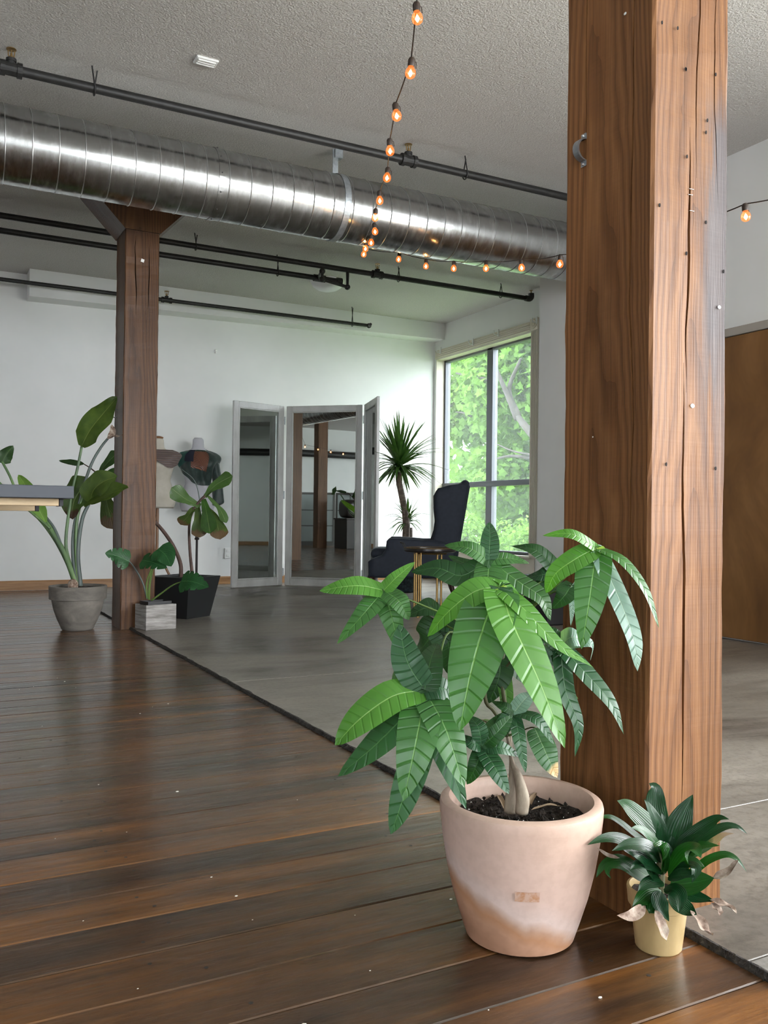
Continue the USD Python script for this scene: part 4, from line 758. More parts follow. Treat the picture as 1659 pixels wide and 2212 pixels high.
# fiddle leaf fig in the black tapered pot
GC = np.array([1.845, 6.80, SLAB])
black_pot = plain('matt_black_pot', (.012, .013, .014), .42)
fig = Thing('potted_fiddle_leaf_fig', 'fiddle leaf fig in a black tapered square pot behind the far post', 'potted plant', GC)
def frustum(c, r0, r1, z0, z1, a): return hull([[c[0]+r*math.cos(a+k*np.pi/2), c[1]+r*math.sin(a+k*np.pi/2), c[2]+z] for r, z in ((r0, z0), (r1, z1)) for k in range(4)])
ang = math.radians(-98)
A_ = m3.Manifold.hull_points(frustum(GC, .205, .285, 0, .315, ang)[0]); Bm = m3.Manifold.hull_points(frustum(GC, .232, .262, .27, .40, ang)[0])
fig.add('pot', A_-Bm, black_pot)
soil(fig, GC+[0, 0, .285], .17)
F1 = leaf_mat('fig_leaf', (.022, .060, .012), (.042, .105, .020), .32, 9, .55, (.13, .19, .07), .05, .5, trans=.18)
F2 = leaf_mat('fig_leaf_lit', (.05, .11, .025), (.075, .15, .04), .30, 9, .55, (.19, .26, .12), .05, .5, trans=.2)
F3 = leaf_mat('fig_leaf_burnt', (.035, .07, .010), (.06, .10, .015), .4, 9, .55, (.12, .17, .05), .05, .5, burn=(.74, (.105, .062, .028)), trans=.15)
fig_bark = mottled('fig_bark', [(.3, (.05, .028, .022)), (.7, (.11, .065, .05))], (40, 40, 14), .7)
d = 6.86
fig.add('trunk', tube([Z3(1150, 1400, d), Z3(1135, 1250, d), Z3(1130, 1100, d), Z3(1150, 1010, d), Z3(1190, 950, d), Z3(1225, 915, d)], [.013, .009, .011], 8, k=24), fig_bark, smooth=True)
fig.add('trunk', tube([Z3(1082, 1400, d-.05), Z3(1075, 1310, d-.05), Z3(1020, 1190, d-.04), Z3(930, 1075, d-.06), Z3(800, 960, d-.08), Z3(680, 850, d-.1), Z3(590, 790, d-.12)], [.016, .011], 8, k=30), fig_bark, smooth=True)
fig.add('trunk', tube([Z3(590, 790, d-.12), Z3(540, 750, d-.13), Z3(500, 725, d-.14)], [.006, .004], 6, k=8), fig_bark)
fig.add('trunk', tube([Z3(1195, 950, d), Z3(1180, 870, d), Z3(1150, 810, d), Z3(1085, 757, d)], [.006, .003], 6, k=14), grey_stem, label='bare pale shoot at the top')
for i, (pts, w, m, dd, s, pf) in enumerate([([(1222, 918), (1290, 850), (1388, 795)], .135, F2, -.05, .0, 'fiddle'), ([(1198, 975), (1110, 935), (1022, 868)], .13, F2, -.05, -.2, 'fiddle'), ([(1160, 985), (1120, 1040), (1078, 1088)], .125, F3, -.06, -.2, 'fiddle'), ([(1180, 985), (1185, 1070), (1192, 1165)], .12, F3, -.06, .1, 'fiddle'),
                                            ([(1215, 935), (1235, 1020), (1255, 1142)], .125, F1, -.12, .0, 'fiddle'), ([(1235, 985), (1290, 1070), (1318, 1175)], .14, F3, -.10, .2, 'fiddle'), ([(1240, 918), (1310, 990), (1352, 1078)], .075, F2, -.05, .5, 'fiddle'), ([(1225, 1000), (1262, 1080), (1330, 1130)], .12, F1, -.07, .2, 'fiddle'),
                                            ([(585, 792), (640, 720), (705, 655)], .115, F1, -.0, 0, 'fiddle'), ([(590, 795), (650, 775), (720, 760)], .07, F1, -.05, 0, 'fiddle'), ([(620, 830), (640, 960), (678, 1115)], .16, F3, -.03, -.1, 'fiddle'), ([(500, 726), (430, 715), (352, 705)], .05, B3, .0, 0, 'paddle'), ([(600, 800), (690, 810), (760, 830)], .12, F1, .05, 0, 'fiddle')]):
    n = len(pts); d0 = d-(.12 if i > 7 else 0)
    add_leaf(fig, 'leaf', leaf([Z3(x, y, d0+dd*j/(n-1)) for j, (x, y) in enumerate(pts)], w, nh(.8, .5, s), pf, .12, 20, 8, .05, .3, 300+i), m)

# monstera in the weathered wooden box
MC = np.array([1.475, 6.15, SLAB]); Rm = rz(math.radians(13))
grey_wood = mottled('weathered_box_wood', [(.3, (.13, .12, .11)), (.5, (.26, .245, .23)), (.7, (.40, .38, .36))], (6, 6, 60), .8, 5, bump=.4, bscale=(8, 8, 120), bdist=.006)
mo = Thing('potted_monstera', 'young monstera in a small weathered wooden box at the foot of the far post', 'potted plant', MC)
hw, hd, hz = .113, .085, .172
for nm, b in (('front_board', (-hw, hw, -hd, -hd+.012, 0, hz)), ('back_board', (-hw, hw, hd-.012, hd, 0, hz)), ('side_board', (-hw, -hw+.012, -hd+.012, hd-.012, .002, hz-.002)), ('side_board', (hw-.012, hw, -hd+.012, hd-.012, .002, hz-.002)), ('bottom_board', (-hw+.012, hw-.012, -hd+.012, hd-.012, .004, .016))):
    mo.add(nm, move(box(*b, .002), Rm, MC), grey_wood)
mo.add('liner_pot', move(cat(box(-.088, .088, -.062, -.058, .02, .192), box(-.088, .088, .058, .062, .02, .192), box(-.088, -.084, -.062, .062, .02, .192), box(.084, .088, -.062, .062, .02, .192), box(-.088, .088, -.062, .062, .02, .03)), Rm, MC), black_plastic)
mo.add('soil', move(box(-.083, .083, -.057, .057, .03, .178), Rm, MC), soil_mat)
N1 = leaf_mat('monstera_leaf', (.012, .060, .018), (.024, .095, .030), .34, 8, .5, (.06, .16, .06), .04, .35, trans=.15)
for pts, m in [([(880, 1530), (850, 1430), (800, 1340), (765, 1300)], grey_stem), ([(885, 1530), (890, 1450), (905, 1350)], green_stem), ([(878, 1530), (875, 1440), (900, 1360), (945, 1240)], green_stem), ([(905, 1540), (960, 1500), (1030, 1450), (1085, 1428)], green_stem), ([(890, 1535), (895, 1450), (915, 1345)], green_stem)]:
    mo.add('stem', tube([Z3(x, y, 6.14-.015*i) for i, (x, y) in enumerate(pts)], [.007, .004], 8, k=16), m, smooth=True)
for i, (pts, w, c) in enumerate([([(772, 1308), (700, 1275), (628, 1258)], .155, .55), ([(915, 1322), (925, 1345), (1000, 1330)], .0, 0), ([(848, 1300), (910, 1312), (998, 1348)], .135, .6), ([(945, 1232), (990, 1270), (1022, 1338)], .175, 0), ([(1082, 1425), (1150, 1428), (1248, 1462)], .175, .35)]):
    if w: add_leaf(mo, 'leaf', leaf([Z3(x, y, 6.07-.05*j) for j, (x, y) in enumerate(pts)], w, nh(.85, .5, 0), 'heart', .12, 40, 10, .02, .3, 400+i, cuts=c), N1)

# ------------------------------------------------------------------ desk end at the left edge of the view
dy = 3.2; P = at_y(160, 1050, dy); Q = at_y(158, 1077, dy); xr, zt, zb = P[0], P[2], Q[2]
desk_top = plain('dark_grey_laminate', (.05, .056, .068), .5)
pale_wood = mottled('pale_slat_wood', [(.3, (.42, .30, .17)), (.7, (.58, .44, .27))], (2, 30, 30), .55)
tb = Thing('work_table', 'dark topped work table with pale wooden slats underneath, entering at the left edge', 'table', (xr-.9, dy+.4, 0))
tb.add('table_top', box(xr-1.9, xr, dy, dy+.80, zb, zt, .002), desk_top)
for y, xe, th in ((dy+.06, xr-.040, .026), (dy+.36, xr-.085, .044), (dy+.66, xr-.06, .03)):
    s = tb.add('slat', box(xr-1.85, xe, y, y+.09, zb-th, zb-.0005, .002), pale_wood)
    tb.add('end_cap', box(xe-.0005, xe+.014, y-.002, y+.092, zb-th-.001, zb-.0005, .002), black_plastic, parent=s)
for x in (xr-.52, xr-1.7):
    for y in (dy+.1, dy+.62): tb.add('leg', box(x, x+.05, y, y+.05, 0, zb-.028, .003), black_iron)
    tb.add('leg_brace', box(x+.01, x+.04, dy+.15, dy+.62, .25, .29, .003), black_iron)

# ------------------------------------------------------------------ folding mirrors
def frame_xy(P0, P1):
    d = unit(np.array([P1[0]-P0[0], P1[1]-P0[1], 0])); n = np.array([d[1], -d[0], 0])       # n looks to the viewer's side
    return np.stack([d, -n, [0, 0, 1]], 1), np.array([*P0[:2], 0])
silver = mottled('silver_paint', [(.3, (.46, .46, .445)), (.7, (.62, .62, .60))], (6, 6, 3), .42, 5, bump=.05, metallic=.15)
mirror = material('old_mirror', {'p': ('principled_bsdf', {'base_color': (.56, .60, .58), 'metallic': 1., 'roughness': .012})}, [])
back_mat = plain('brown_backing', (.16, .11, .07), .8)
fm = Thing('folding_mirror', 'three panel folding mirror in silver grey frames standing by the back wall', 'mirror', (3.9, 9.2, SLAB))
pan = [((3.035, 9.235), (3.695, 9.425)), ((3.715, 9.415), (4.385, 8.81)), ((4.395, 8.795), (4.20, 8.11))]
MH = 2.045
for P0, P1 in pan:
    R_, o = frame_xy(P0, P1); o = o+[0, 0, SLAB+.003]; L = math.hypot(P1[0]-P0[0], P1[1]-P0[1]); s_, tr, br = .066, .068, .085
    mp = fm.add('mirror_panel', move(box(.01, L-.01, .018, .026, .01, MH-.01), R_, o), back_mat)
    for b in ((0, s_, 0, .034, 0, MH), (L-s_, L, 0, .034, 0, MH)): fm.add('stile', move(box(*b, .005), R_, o), silver, mp)
    for b in ((s_, L-s_, .001, .033, 0, br), (s_, L-s_, .001, .033, MH-tr, MH)): fm.add('rail', move(box(*b, .005), R_, o), silver, mp)
    i0, i1, j0, j1, w = s_-.002, L-s_+.002, br-.002, MH-tr+.002, .014
    for b in ((i0, i0+w, j0, j1), (i1-w, i1, j0, j1), (i0+w, i1-w, j0, j0+w), (i0+w, i1-w, j1-w, j1)): fm.add('bead', move(box(b[0], b[1], -.004, .012, b[2], b[3], .004), R_, o), silver, mp)
    fm.add('mirror_glass', move(box(i0+w*.5, i1-w*.5, .012, .016, j0+w*.5, j1-w*.5), R_, o), mirror, mp)
for x, y in ((3.705, 9.435), (4.405, 8.815)):
    for z in (.12, 1.0, 1.85): fm.add('hinge', rod((x, y, z), (x, y, z+.09), .008, 8), zinc)

# ------------------------------------------------------------------ wing chair
navy = mottled('navy_velvet', [(.3, (.006, .010, .020)), (.7, (.012, .018, .032))], (30, 30, 30), .75, sheen_weight=.06, sheen_roughness=.4)
mahog = plain('dark_mahogany', (.035, .010, .006), .3)
CC = np.array([4.30, 7.47, SLAB]); RC = rz(math.atan2(.50, -.866))
def soft(m, it=8, L=.03):
    man = m if isinstance(m, m3.Manifold) else m3.Manifold(m3.Mesh(np.asarray(m[0], np.float32), np.asarray(m[1], np.uint32)))
    t = man.refine_to_length(L).to_mesh(); t = trimesh.Trimesh(t.vert_properties[:, :3], t.tri_verts, process=True)
    trimesh.smoothing.filter_taubin(t, .6, -.2, it) if it else None
    return np.array(t.vertices), np.array(t.faces)
def prof_y(poly, y0, y1, it=8):
    import shapely.geometry
    p = shapely.Polygon(poly).buffer(.012).buffer(-.024).buffer(.012); p = shapely.geometry.polygon.orient(max(getattr(p, 'geoms', [p]), key=lambda g: g.area))
    cs = m3.CrossSection([np.array(p.exterior.coords)[:-1]]); man = cs.extrude(y1-y0)
    man = man.rotate((90, 0, 0)).translate((0, y1, 0)); return soft(man, it)
ch = Thing('wing_chair', 'dark navy velvet wing chair seen from its side in front of the window', 'armchair', CC)
C_ = lambda m: move(m, RC, CC)
back_poly = [(-.26, .36), (-.30, .60), (-.36, 1.08), (-.40, 1.115), (-.47, 1.13), (-.51, 1.125), (-.525, 1.09), (-.43, .50), (-.39, .22), (-.30, .22)]
ch.add('backrest', C_(prof_y(back_poly, -.27, .27)), navy, smooth=True)
ch.add('top_roll', C_(soft(m3.Manifold.hull_points(np.vstack([sphere((-.475, y, 1.115), .04, 2)[0] for y in (-.27, .27)])), 2)), navy, smooth=True)
wing = [(-.15, .56), (-.185, .66), (-.20, .76), (-.185, .90), (-.185, 1.02), (-.215, 1.075), (-.30, 1.10), (-.47, 1.12), (-.515, 1.11), (-.41, .50), (-.39, .40), (-.2, .40)]
arm = [(.43, .22), (.435, .37), (.40, .40), (.31, .435), (.27, .49), (.262, .57), (.235, .598), (.15, .60), (-.10, .585), (-.20, .585), (-.36, .55), (-.38, .22)]
for s in (-1, 1):
    ch.add('wing', C_(prof_y(wing, *sorted((s*.255, s*.33)))), navy, smooth=True)
    ch.add('arm', C_(prof_y(arm, *sorted((s*.265, s*.365)))), navy, smooth=True)
ch.add('seat_frame', C_(soft(box(-.36, .405, -.28, .28, .215, .39, .01), 4)), navy, smooth=True)
ch.add('seat_cushion', C_(soft(box(-.28, .42, -.262, .262, .385, .50, .03), 8)), navy, smooth=True)
for s in (-1, 1):
    ch.add('leg', C_(tube([(.40, s*.31, .23), (.425, s*.325, .15), (.405, s*.31, .07), (.42, s*.32, .008), (.44, s*.33, .0)], [.036, .034, .018, .016, .020], 10, k=16)), mahog, smooth=True)
    ch.add('leg', C_(tube([(-.34, s*.28, .23), (-.37, s*.28, .1), (-.41, s*.28, 0)], [.024, .017], 8, k=10)), mahog, smooth=True)

# ------------------------------------------------------------------ side table
TC = np.array([3.655, 6.09, SLAB]); st = Thing('side_table', 'small round tray table on thin brass legs beside the wing chair', 'side table', TC)
dark_top = plain('dark_lacquer', (.014, .011, .010), .22)
st.add('table_top', lathe([(0, .515), (.19, .515), (.205, .520), (.212, .53), (.212, .548), (.207, .548), (.204, .532), (0, .528)], TC, 56), dark_top, smooth=30)
st.add('rim', (lambda a: tube(np.stack([TC[0]+.211*np.cos(a), TC[1]+.211*np.sin(a), np.full(len(a), .549+SLAB)], 1), [.0035, .0035], 6, cap=False))(np.linspace(0, 2*np.pi, 49)), brass)
st.add('lower_ring', (lambda a: tube(np.stack([TC[0]+.13*np.cos(a), TC[1]+.13*np.sin(a), np.full(len(a), .505+SLAB)], 1), [.006, .006], 6, cap=False))(np.linspace(0, 2*np.pi, 41)), brass)
for x, y in ((3.512, 6.03), (3.775, 6.145), (3.625, 6.255)):
    p = np.array([x, y, SLAB]); e = np.array([.884, -.468, 0])*.017
    st.add('leg', cat(rod(p-e+[0, 0, .05], p-e+[0, 0, .516], .0085, 10), rod(p+e+[0, 0, .05], p+e+[0, 0, .516], .0085, 10), tube([p-e+[0, 0, .05], p-e*.5+[0, 0, .01], p+e*.5+[0, 0, .01], p+e+[0, 0, .05]], [.008, .008], 8, k=10), rod(p, p+[0, 0, .02], .008, 8)), brass, smooth=40)
p = TC+[-.19, .09, .55]; st.add('handle', tube([p, p+[-.02, .0, .03], p+[-.035, .0, .045], p+[-.05, -.03, .04], p+[-.035, -.06, .035], p+[-.02, -.06, 0]], [.005, .005], 8, k=20), black_iron)

# ------------------------------------------------------------------ yucca in the woven basket
YC = np.array([4.62, 8.22, SLAB]); yd = (YC-EYE)@CF
yu = Thing('potted_yucca', 'tall cane yucca with spiky crown in a woven teal basket behind the wing chair', 'potted plant', YC)
weave = {'g': ('geometry', {}), 'v': ('voronoi_texture', {'scale': 38.}), 'r': ('rgb_ramp', {'ramp': [(0, (.055, .085, .09)), (.5, (.025, .042, .048)), (1, (.008, .012, .014))]}), 'b': ('bump', {'strength': .8, 'distance': .01, 'invert': True}), 'p': ('principled_bsdf', {'roughness': .8})}
weave = material('woven_teal', weave, [('g.position', 'v.vector'), ('v.distance', 'r.fac'), ('r.color', 'p.base_color'), ('v.distance', 'b.height'), ('b.normal', 'p.normal')])
yu.add('basket', lathe([(0, 0), (.12, 0), (.15, .01), (.185, .10), (.192, .17), (.185, .22), (.178, .23), (.170, .225), (.174, .17), (0, .17)], YC, 40), weave, smooth=40)
soil(yu, YC+[0, 0, .185], .172)
cane = mottled('yucca_cane', [(.3, (.075, .055, .042)), (.6, (.19, .15, .12)), (.75, (.28, .23, .18))], (14, 14, 40), .8, bump=.5, bscale=(20, 20, 90), bdist=.008)
def Y4(x, y, dd=0.): return at(x, y, yd+dd)
yu.add('cane', tube([YC+[-.02, 0, .18], Y4(877, 1166), Y4(877, 1120), Y4(869, 1075), Y4(862, 1040), Y4(861, 1020)], [.045, .042, .036, .034, .032], 12, k=24), cane, smooth=True)
yu.add('cane', tube([YC+[.05, .02, .18], Y4(884, 1166, .05), Y4(884, 1140, .05)], [.038, .034], 12, k=8), cane, smooth=True)
yl = leaf_mat('yucca_leaf', (.03, .085, .015), (.07, .15, .03), .42, 1, 0, (.09, .15, .05), .03, .2, trans=.15)
def tuft(c, n, L, seed, w, droop=.25, lo=-.5):
    g = np.random.default_rng(seed)
    for i in range(n):
        el = lo+(1.45-lo)*(g.random()**.8); az = 2*np.pi*(i*.381966)+.3*g.random(); l = L*(.62+.4*g.random())*(.85 if el < 0 else 1)
        nA, nN = np.array([4.395, 8.795, 0]), np.array([.9617, -.2738, 0])       # keep clear of the mirror leaf beside it
        for _ in range(30):
            d = np.array([math.cos(az)*math.cos(el), math.sin(az)*math.cos(el), math.sin(el)]); e = c+d*l
            if ((e-nA)@nN) > .03 or e[1] < 8.02: break
            az = az+.2 if math.sin(az) < .3 else az-.2
        p1 = c+d*l*.5+[0, 0, .01]; p2 = c+d*l-[0, 0, droop*l*math.cos(el)*(.3+.7*g.random())]
        yu.add('leaf', leaf([c+d*.015, p1, p2], w*(.8+.4*g.random()), unit(UPN+.01-d*.4), 'blade', .35, 7, 2, 0, 0, seed+i)[:2], yl, smooth=True)
tuft(Y4(862, 1008), 130, .64, 11, .055, .22, -.6)
tuft(Y4(880, 1128, .04), 42, .33, 12, .036, .35, -.45)
add_n = mottled('dry_yucca_leaf', [(.3, (.16, .11, .06)), (.7, (.32, .25, .16))], (20, 20, 20), .8)
g = np.random.default_rng(5)
for i in range(16):
    az = g.random()*6.28; c = Y4(862, 1022); l = .12+.1*g.random()
    yu.add('dry_leaf', leaf([c, c+[.06*math.cos(az), .06*math.sin(az), -.03], c+[.09*math.cos(az), .09*math.sin(az), -l]], .018, [math.cos(az), math.sin(az), .2], 'blade', .3, 6, 2, 0, 0, i)[:2], add_n, smooth=True)

# ------------------------------------------------------------------ black box and dark plant near the right wall
solo('black_planter_box', None or cat(box(4.13, 4.58, 5.18, 5.60, SLAB, SLAB+.36, .012)), plain('black_box_paint', (.010, .010, .011), .55), 'plain black cube box behind the money tree beside the near post', 'box')
DP = np.array([5.42, 7.75, SLAB]); dp = Thing('dark_leaved_plant', 'low dark leaved plant in a small black pot under the window sill', 'potted plant', DP)
dp.add('pot', lathe([(0, 0), (.075, 0), (.095, .13), (.1, .135), (.092, .135), (.085, .12), (0, .12)], DP, 32), black_pot, smooth=35)
dp.add('soil', lathe([(0, .122), (.08, .123), (0, .13)], DP, 24), soil_mat)
dk = leaf_mat('dark_purple_leaf', (.006, .010, .007), (.014, .020, .012), .35, 8, .2, (.02, .03, .02), .04, .3, trans=.05)
g = np.random.default_rng(3)
for i in range(17):
    az = i*2.4; el = .25+.9*g.random(); l = .20+.10*g.random(); d = np.array([math.cos(az)*math.cos(el), math.sin(az)*math.cos(el), math.sin(el)]); c = DP+[0, 0, .13]
    dp.add('leaf', leaf([c, c+d*l*.5, c+d*l-[0, 0, .06]], .085, unit(UPN-d*.3), 'ellip', .15, 10, 4, .03, .2, i)[:2], dk, smooth=True)

# ------------------------------------------------------------------ dress forms
def loft(rings, n=32, cap=True):
    "rings (centre, half width x, half depth y, shift of the squareness)"
    a = np.linspace(0, 2*np.pi, n, endpoint=False); V, F = [], []
    for c, rx, ry in rings: V.append(np.stack([c[0]+rx*np.cos(a), c[1]+ry*np.sin(a), np.full(n, c[2])], 1))
    V = np.vstack(V)
    for i in range(len(rings)-1):
        for j in range(n): k = (j+1) % n; F += [[i*n+j, i*n+k, (i+1)*n+k], [i*n+j, (i+1)*n+k, (i+1)*n+j]]
    if cap:
        e = len(V); V = np.vstack([V, rings[0][0], rings[-1][0]]); m = (len(rings)-1)*n
        for j in range(n): F += [[e, (j+1) % n, j], [e+1, m+j, m+(j+1) % n]]
    return V, np.array(F)
def torso(c, h, R_):
    tab = [(.0, .150, .105, 0), (.06, .168, .118, 0), (.16, .172, .122, .0), (.27, .135, .100, .0), (.34, .118, .092, -.005), (.43, .135, .105, -.015), (.52, .158, .125, -.028), (.60, .165, .112, -.015), (.655, .168, .092, 0), (.69, .145, .075, .005), (.715, .095, .062, .008), (.735, .070, .058, .006), (.755, .058, .052, 0), (.80, .054, .050, -.004), (.845, .053, .049, -.006), (.870, .036, .035, -.006)]
    z = np.array([t[0] for t in tab]); zz = np.linspace(0, .87, 40); col = lambda k: np.interp(zz, z, [t[k] for t in tab])
    return [(np.array([0, y, q*h/.87]), rx*1.13, ry*1.08) for q, rx, ry, y in zip(zz, col(1), col(2), col(3))]
grey_cloth = plain('grey_form_cloth', (.50, .50, .53), .8); cream_cloth = mottled('cream_form_cloth', [(.3, (.55, .51, .42)), (.7, (.66, .62, .54))], (8, 8, 8), .85)
d2 = 9.68; b2 = at(424, 1264, d2); b2[2] = SLAB; Rf = rz(math.radians(-22))
F2 = Thing('dress_form', 'grey dress form on a black stand wearing the dark green draped top', 'dress form', b2)
z0 = .83
F2.add('torso', move(loft(torso(0, .81, 0)), Rf, b2+[0, 0, z0]), grey_cloth, smooth=True)
pole = plain('bronze_black_pole', (.020, .015, .014), .4)
F2.add('pole', rod(b2+[0, 0, .04], b2+[0, 0, z0+.01], .013, 12), pole)
F2.add('height_knob', lathe([(0, .52), (.024, .52), (.028, .535), (.02, .545), (.02, .565), (.028, .575), (.024, .59), (0, .59)], b2, 16), pole)
for k in range(4): a = k*np.pi/2+.35; e = np.array([math.cos(a), math.sin(a), 0]); F2.add('foot', tube([b2+[0, 0, .06], b2+e*.12+[0, 0, .04], b2+e*.26+[0, 0, .014]], [.016, .012], 8, k=8), pole)
# the garment hangs on the form
GA = Thing('draped_top', 'dark green asymmetric draped top with teal and copper panels on the grey form', 'garment', b2+[0, 0, z0])
tz = torso(0, .81, 0); tzz = np.array([t[0][2] for t in tz])
def gpt(th, zz_, off):
    "a point on the cloth: angle about the form, height above the form's base"
    i = np.interp(zz_, tzz, np.arange(len(tz))); lo = int(min(i, len(tz)-2)); f_ = i-lo
    rx = tz[lo][1]*(1-f_)+tz[lo+1][1]*f_; ry = tz[lo][2]*(1-f_)+tz[lo+1][2]*f_; cy = tz[lo][0][1]*(1-f_)+tz[lo+1][0][1]*f_
    sh = .055*math.exp(-((zz_-.575)/.07)**2)*abs(math.cos(th))**2
    fold = .006*math.sin(th*9+zz_*14)+.005*math.sin(th*5-zz_*25)
    return np.array([(rx+off+sh+fold)*math.cos(th), cy+(ry+off+fold+.004)*math.sin(th), zz_])
green_cloth = mottled('dark_green_cloth', [(.3, (.008, .020, .017)), (.6, (.022, .045, .038)), (.75, (.04, .075, .06))], (30, 30, 14), .5, sheen_weight=.3)
teal = plain('teal_panel', (.006, .075, .058), .55); copper = {'g': ('geometry', {}), 'w': ('wave_texture', {'bands_direction': 'diagonal', 'scale': 30., 'distortion': 2.}), 'r': ('rgb_ramp', {'ramp': [(.2, (.03, .018, .016)), (.8, (.26, .10, .055))]}), 'p': ('principled_bsdf', {'roughness': .5})}
copper = material('copper_stripes', copper, [('g.position', 'w.vector'), ('w.fac', 'r.fac'), ('r.color', 'p.base_color')])
ink = plain('ink_blue_panel', (.008, .010, .028), .6)
def cloth(th0, th1, hem, top, off, n=40, m=16):
    V, F = [], []
    for i in range(n+1):
        th = th0+(th1-th0)*i/n; zb, zt_ = hem(th), top(th)
        for j in range(m+1): V.append(gpt(th, zb+(zt_-zb)*j/m, off))
    for i in range(n):
        for j in range(m): a = i*(m+1)+j; F += [[a, a+m+1, a+m+2], [a, a+m+2, a+1]]
    return move((np.array(V), np.array(F)), Rf, b2+[0, 0, z0])
# angle: 0 = the form's left (viewer's right), -pi/2 = front
hem = lambda th: .285+.10*math.sin((th+1.9)*.9)**2+.11*max(0, -math.cos(th))-.10*max(0, math.cos(th))
GA.add('body', cloth(-np.pi*1.5, np.pi*.5, hem, lambda th: .665+.045*abs(math.sin(th))*(1 if math.sin(th) > 0 else .2), .012, 72, 18), green_cloth, smooth=True)
GA.add('shoulder_panel', cloth(-3.05, -1.95, lambda th: .44+.10*(th+3.05), lambda th: .655, .020, 20, 8), teal, smooth=True, label='teal green panel over one shoulder')
GA.add('neck_panel', cloth(-2.15, -1.72, lambda th: .54, lambda th: .672, .026, 10, 6), ink, smooth=True, label='ink blue strip by the neck')
GA.add('front_panel', cloth(-1.85, -.95, lambda th: .475-.05*(th+1.85), lambda th: .655, .023, 16, 8), copper, smooth=True, label='striped copper panel across the chest')
Sx = lambda x, y, z: Rf@np.array([x, y, z])+b2+[0, 0, z0]
GA.add('sleeve', soft(m3.Manifold.hull_points(np.vstack([sphere(Sx(.165, -.0, .60), .055, 2, (1, 1.1, 1))[0], sphere(Sx(.215, -.02, .34), .055, 2, (.9, 1.4, 1))[0]]))+m3.Manifold.hull_points(np.vstack([sphere(Sx(.215, -.02, .34), .055, 2, (.9, 1.4, 1))[0], sphere(Sx(.205, -.03, .075), .04, 2, (1.3, 1.6, .3))[0], sphere(Sx(.265, -.03, .10), .03, 2, (1, 1.4, .3))[0]])), 4, .02), green_cloth, smooth=True)
d1 = 9.30; b1 = at(338, 1262, d1); b1[2] = SLAB
F1 = Thing('dress_form', 'cream dress form on a wooden tripod, half hidden by the far post', 'dress form', b1)
R1 = rz(math.radians(-35))
F1.add('torso', move(loft([(c*np.array([1, 1, .97]), rx*1.0, ry) for c, rx, ry in torso(0, .76, 0)]), R1, b1+[0, 0, .86]), cream_cloth, smooth=True)
wood_leg = plain('honey_wood', (.24, .11, .045), .4)
F1.add('neck_cap', lathe([(0, 1.595), (.045, 1.595), (.052, 1.603), (.05, 1.612), (.02, 1.622), (0, 1.623)], b1, 20), wood_leg)
F1.add('pole', rod(b1+[0, 0, .30], b1+[0, 0, .87], .016, 10), wood_leg)
for k in range(3): a = k*2*np.pi/3-.45; e = np.array([math.cos(a), math.sin(a), 0]); F1.add('leg', tube([b1+[0, 0, .42]+e*.015, b1+e*.11+[0, 0, .20], b1+e*.22+[0, 0, .012]], [.014, .012], 8, k=10), wood_leg)
strip = {'g': ('geometry', {}), 'w': ('wave_texture', {'bands_direction': 'z', 'scale': 14., 'distortion': 3.}), 'r': ('rgb_ramp', {'ramp': [(.1, (.05, .03, .03)), (.45, (.45, .38, .32)), (.7, (.16, .07, .05)), (1, (.10, .11, .13))]}), 'p': ('principled_bsdf', {'roughness': .7})}
strip = material('striped_knit', strip, [('g.position', 'w.vector'), ('w.fac', 'r.fac'), ('r.color', 'p.base_color')])
tz = [(c*np.array([1, 1, .97]), rx, ry) for c, rx, ry in torso(0, .76, 0)]; tzz = np.array([t[0][2] for t in tz]); Rf, b2k, z0k = R1, b2, z0; b2, z0 = b1, .86
CO = Thing('striped_collar', 'striped knitted shoulder collar on the cream dress form', 'garment', b1+[0, 0, 1.35])
CO.add('collar', cloth(-np.pi*1.5, np.pi*.5, lambda th: .475+.03*math.sin(3*th)-.03*abs(math.cos(th)), lambda th: .615, .022, 60, 8), strip, smooth=True)
b2, z0 = b2k, z0k

# ------------------------------------------------------------------ string lights
wire_mat = plain('brown_black_wire', (.016, .012, .010), .6)
socket_mat = plain('brown_socket', (.030, .018, .012), .5)
amber = material('amber_bulb_glass', {'t': ('transparent_bsdf', {'color': (1., .80, .58)}), 'g': ('glossy_bsdf', {'roughness': .05}), 'lw': ('layer_weight', {'blend': .35}), 'm': ('mix_closure', {}), 'e': ('emission', {'color': (1., .21, .03), 'strength': .30}), 'a': ('add_closure', {}), 'fm': ('math', {'math_type': 'multiply', 'value2': .25})},
                 [('lw.facing', 'fm.value1'), ('fm.value', 'm.fac'), ('t.BSDF', 'm.closure1'), ('g.BSDF', 'm.closure2'), ('m.closure', 'a.closure1'), ('e.emission', 'a.closure2')], 'a.closure')
fil = material('glowing_filament', {'e': ('emission', {'color': (1., .62, .26), 'strength': 30.})}, [], 'e.emission')
BULB = [(0, .003), (.0095, .0), (.0115, -.006), (.0178, -.0145), (.0207, -.0265), (.0178, -.0385), (.0103, -.045), (0, -.047)]
bulb_m = lathe(BULB[::-1], n=20)
fila_m = lathe([(0, -.041), (.004, -.036), (.0088, -.028), (.004, -.018), (0, -.012)], n=8)
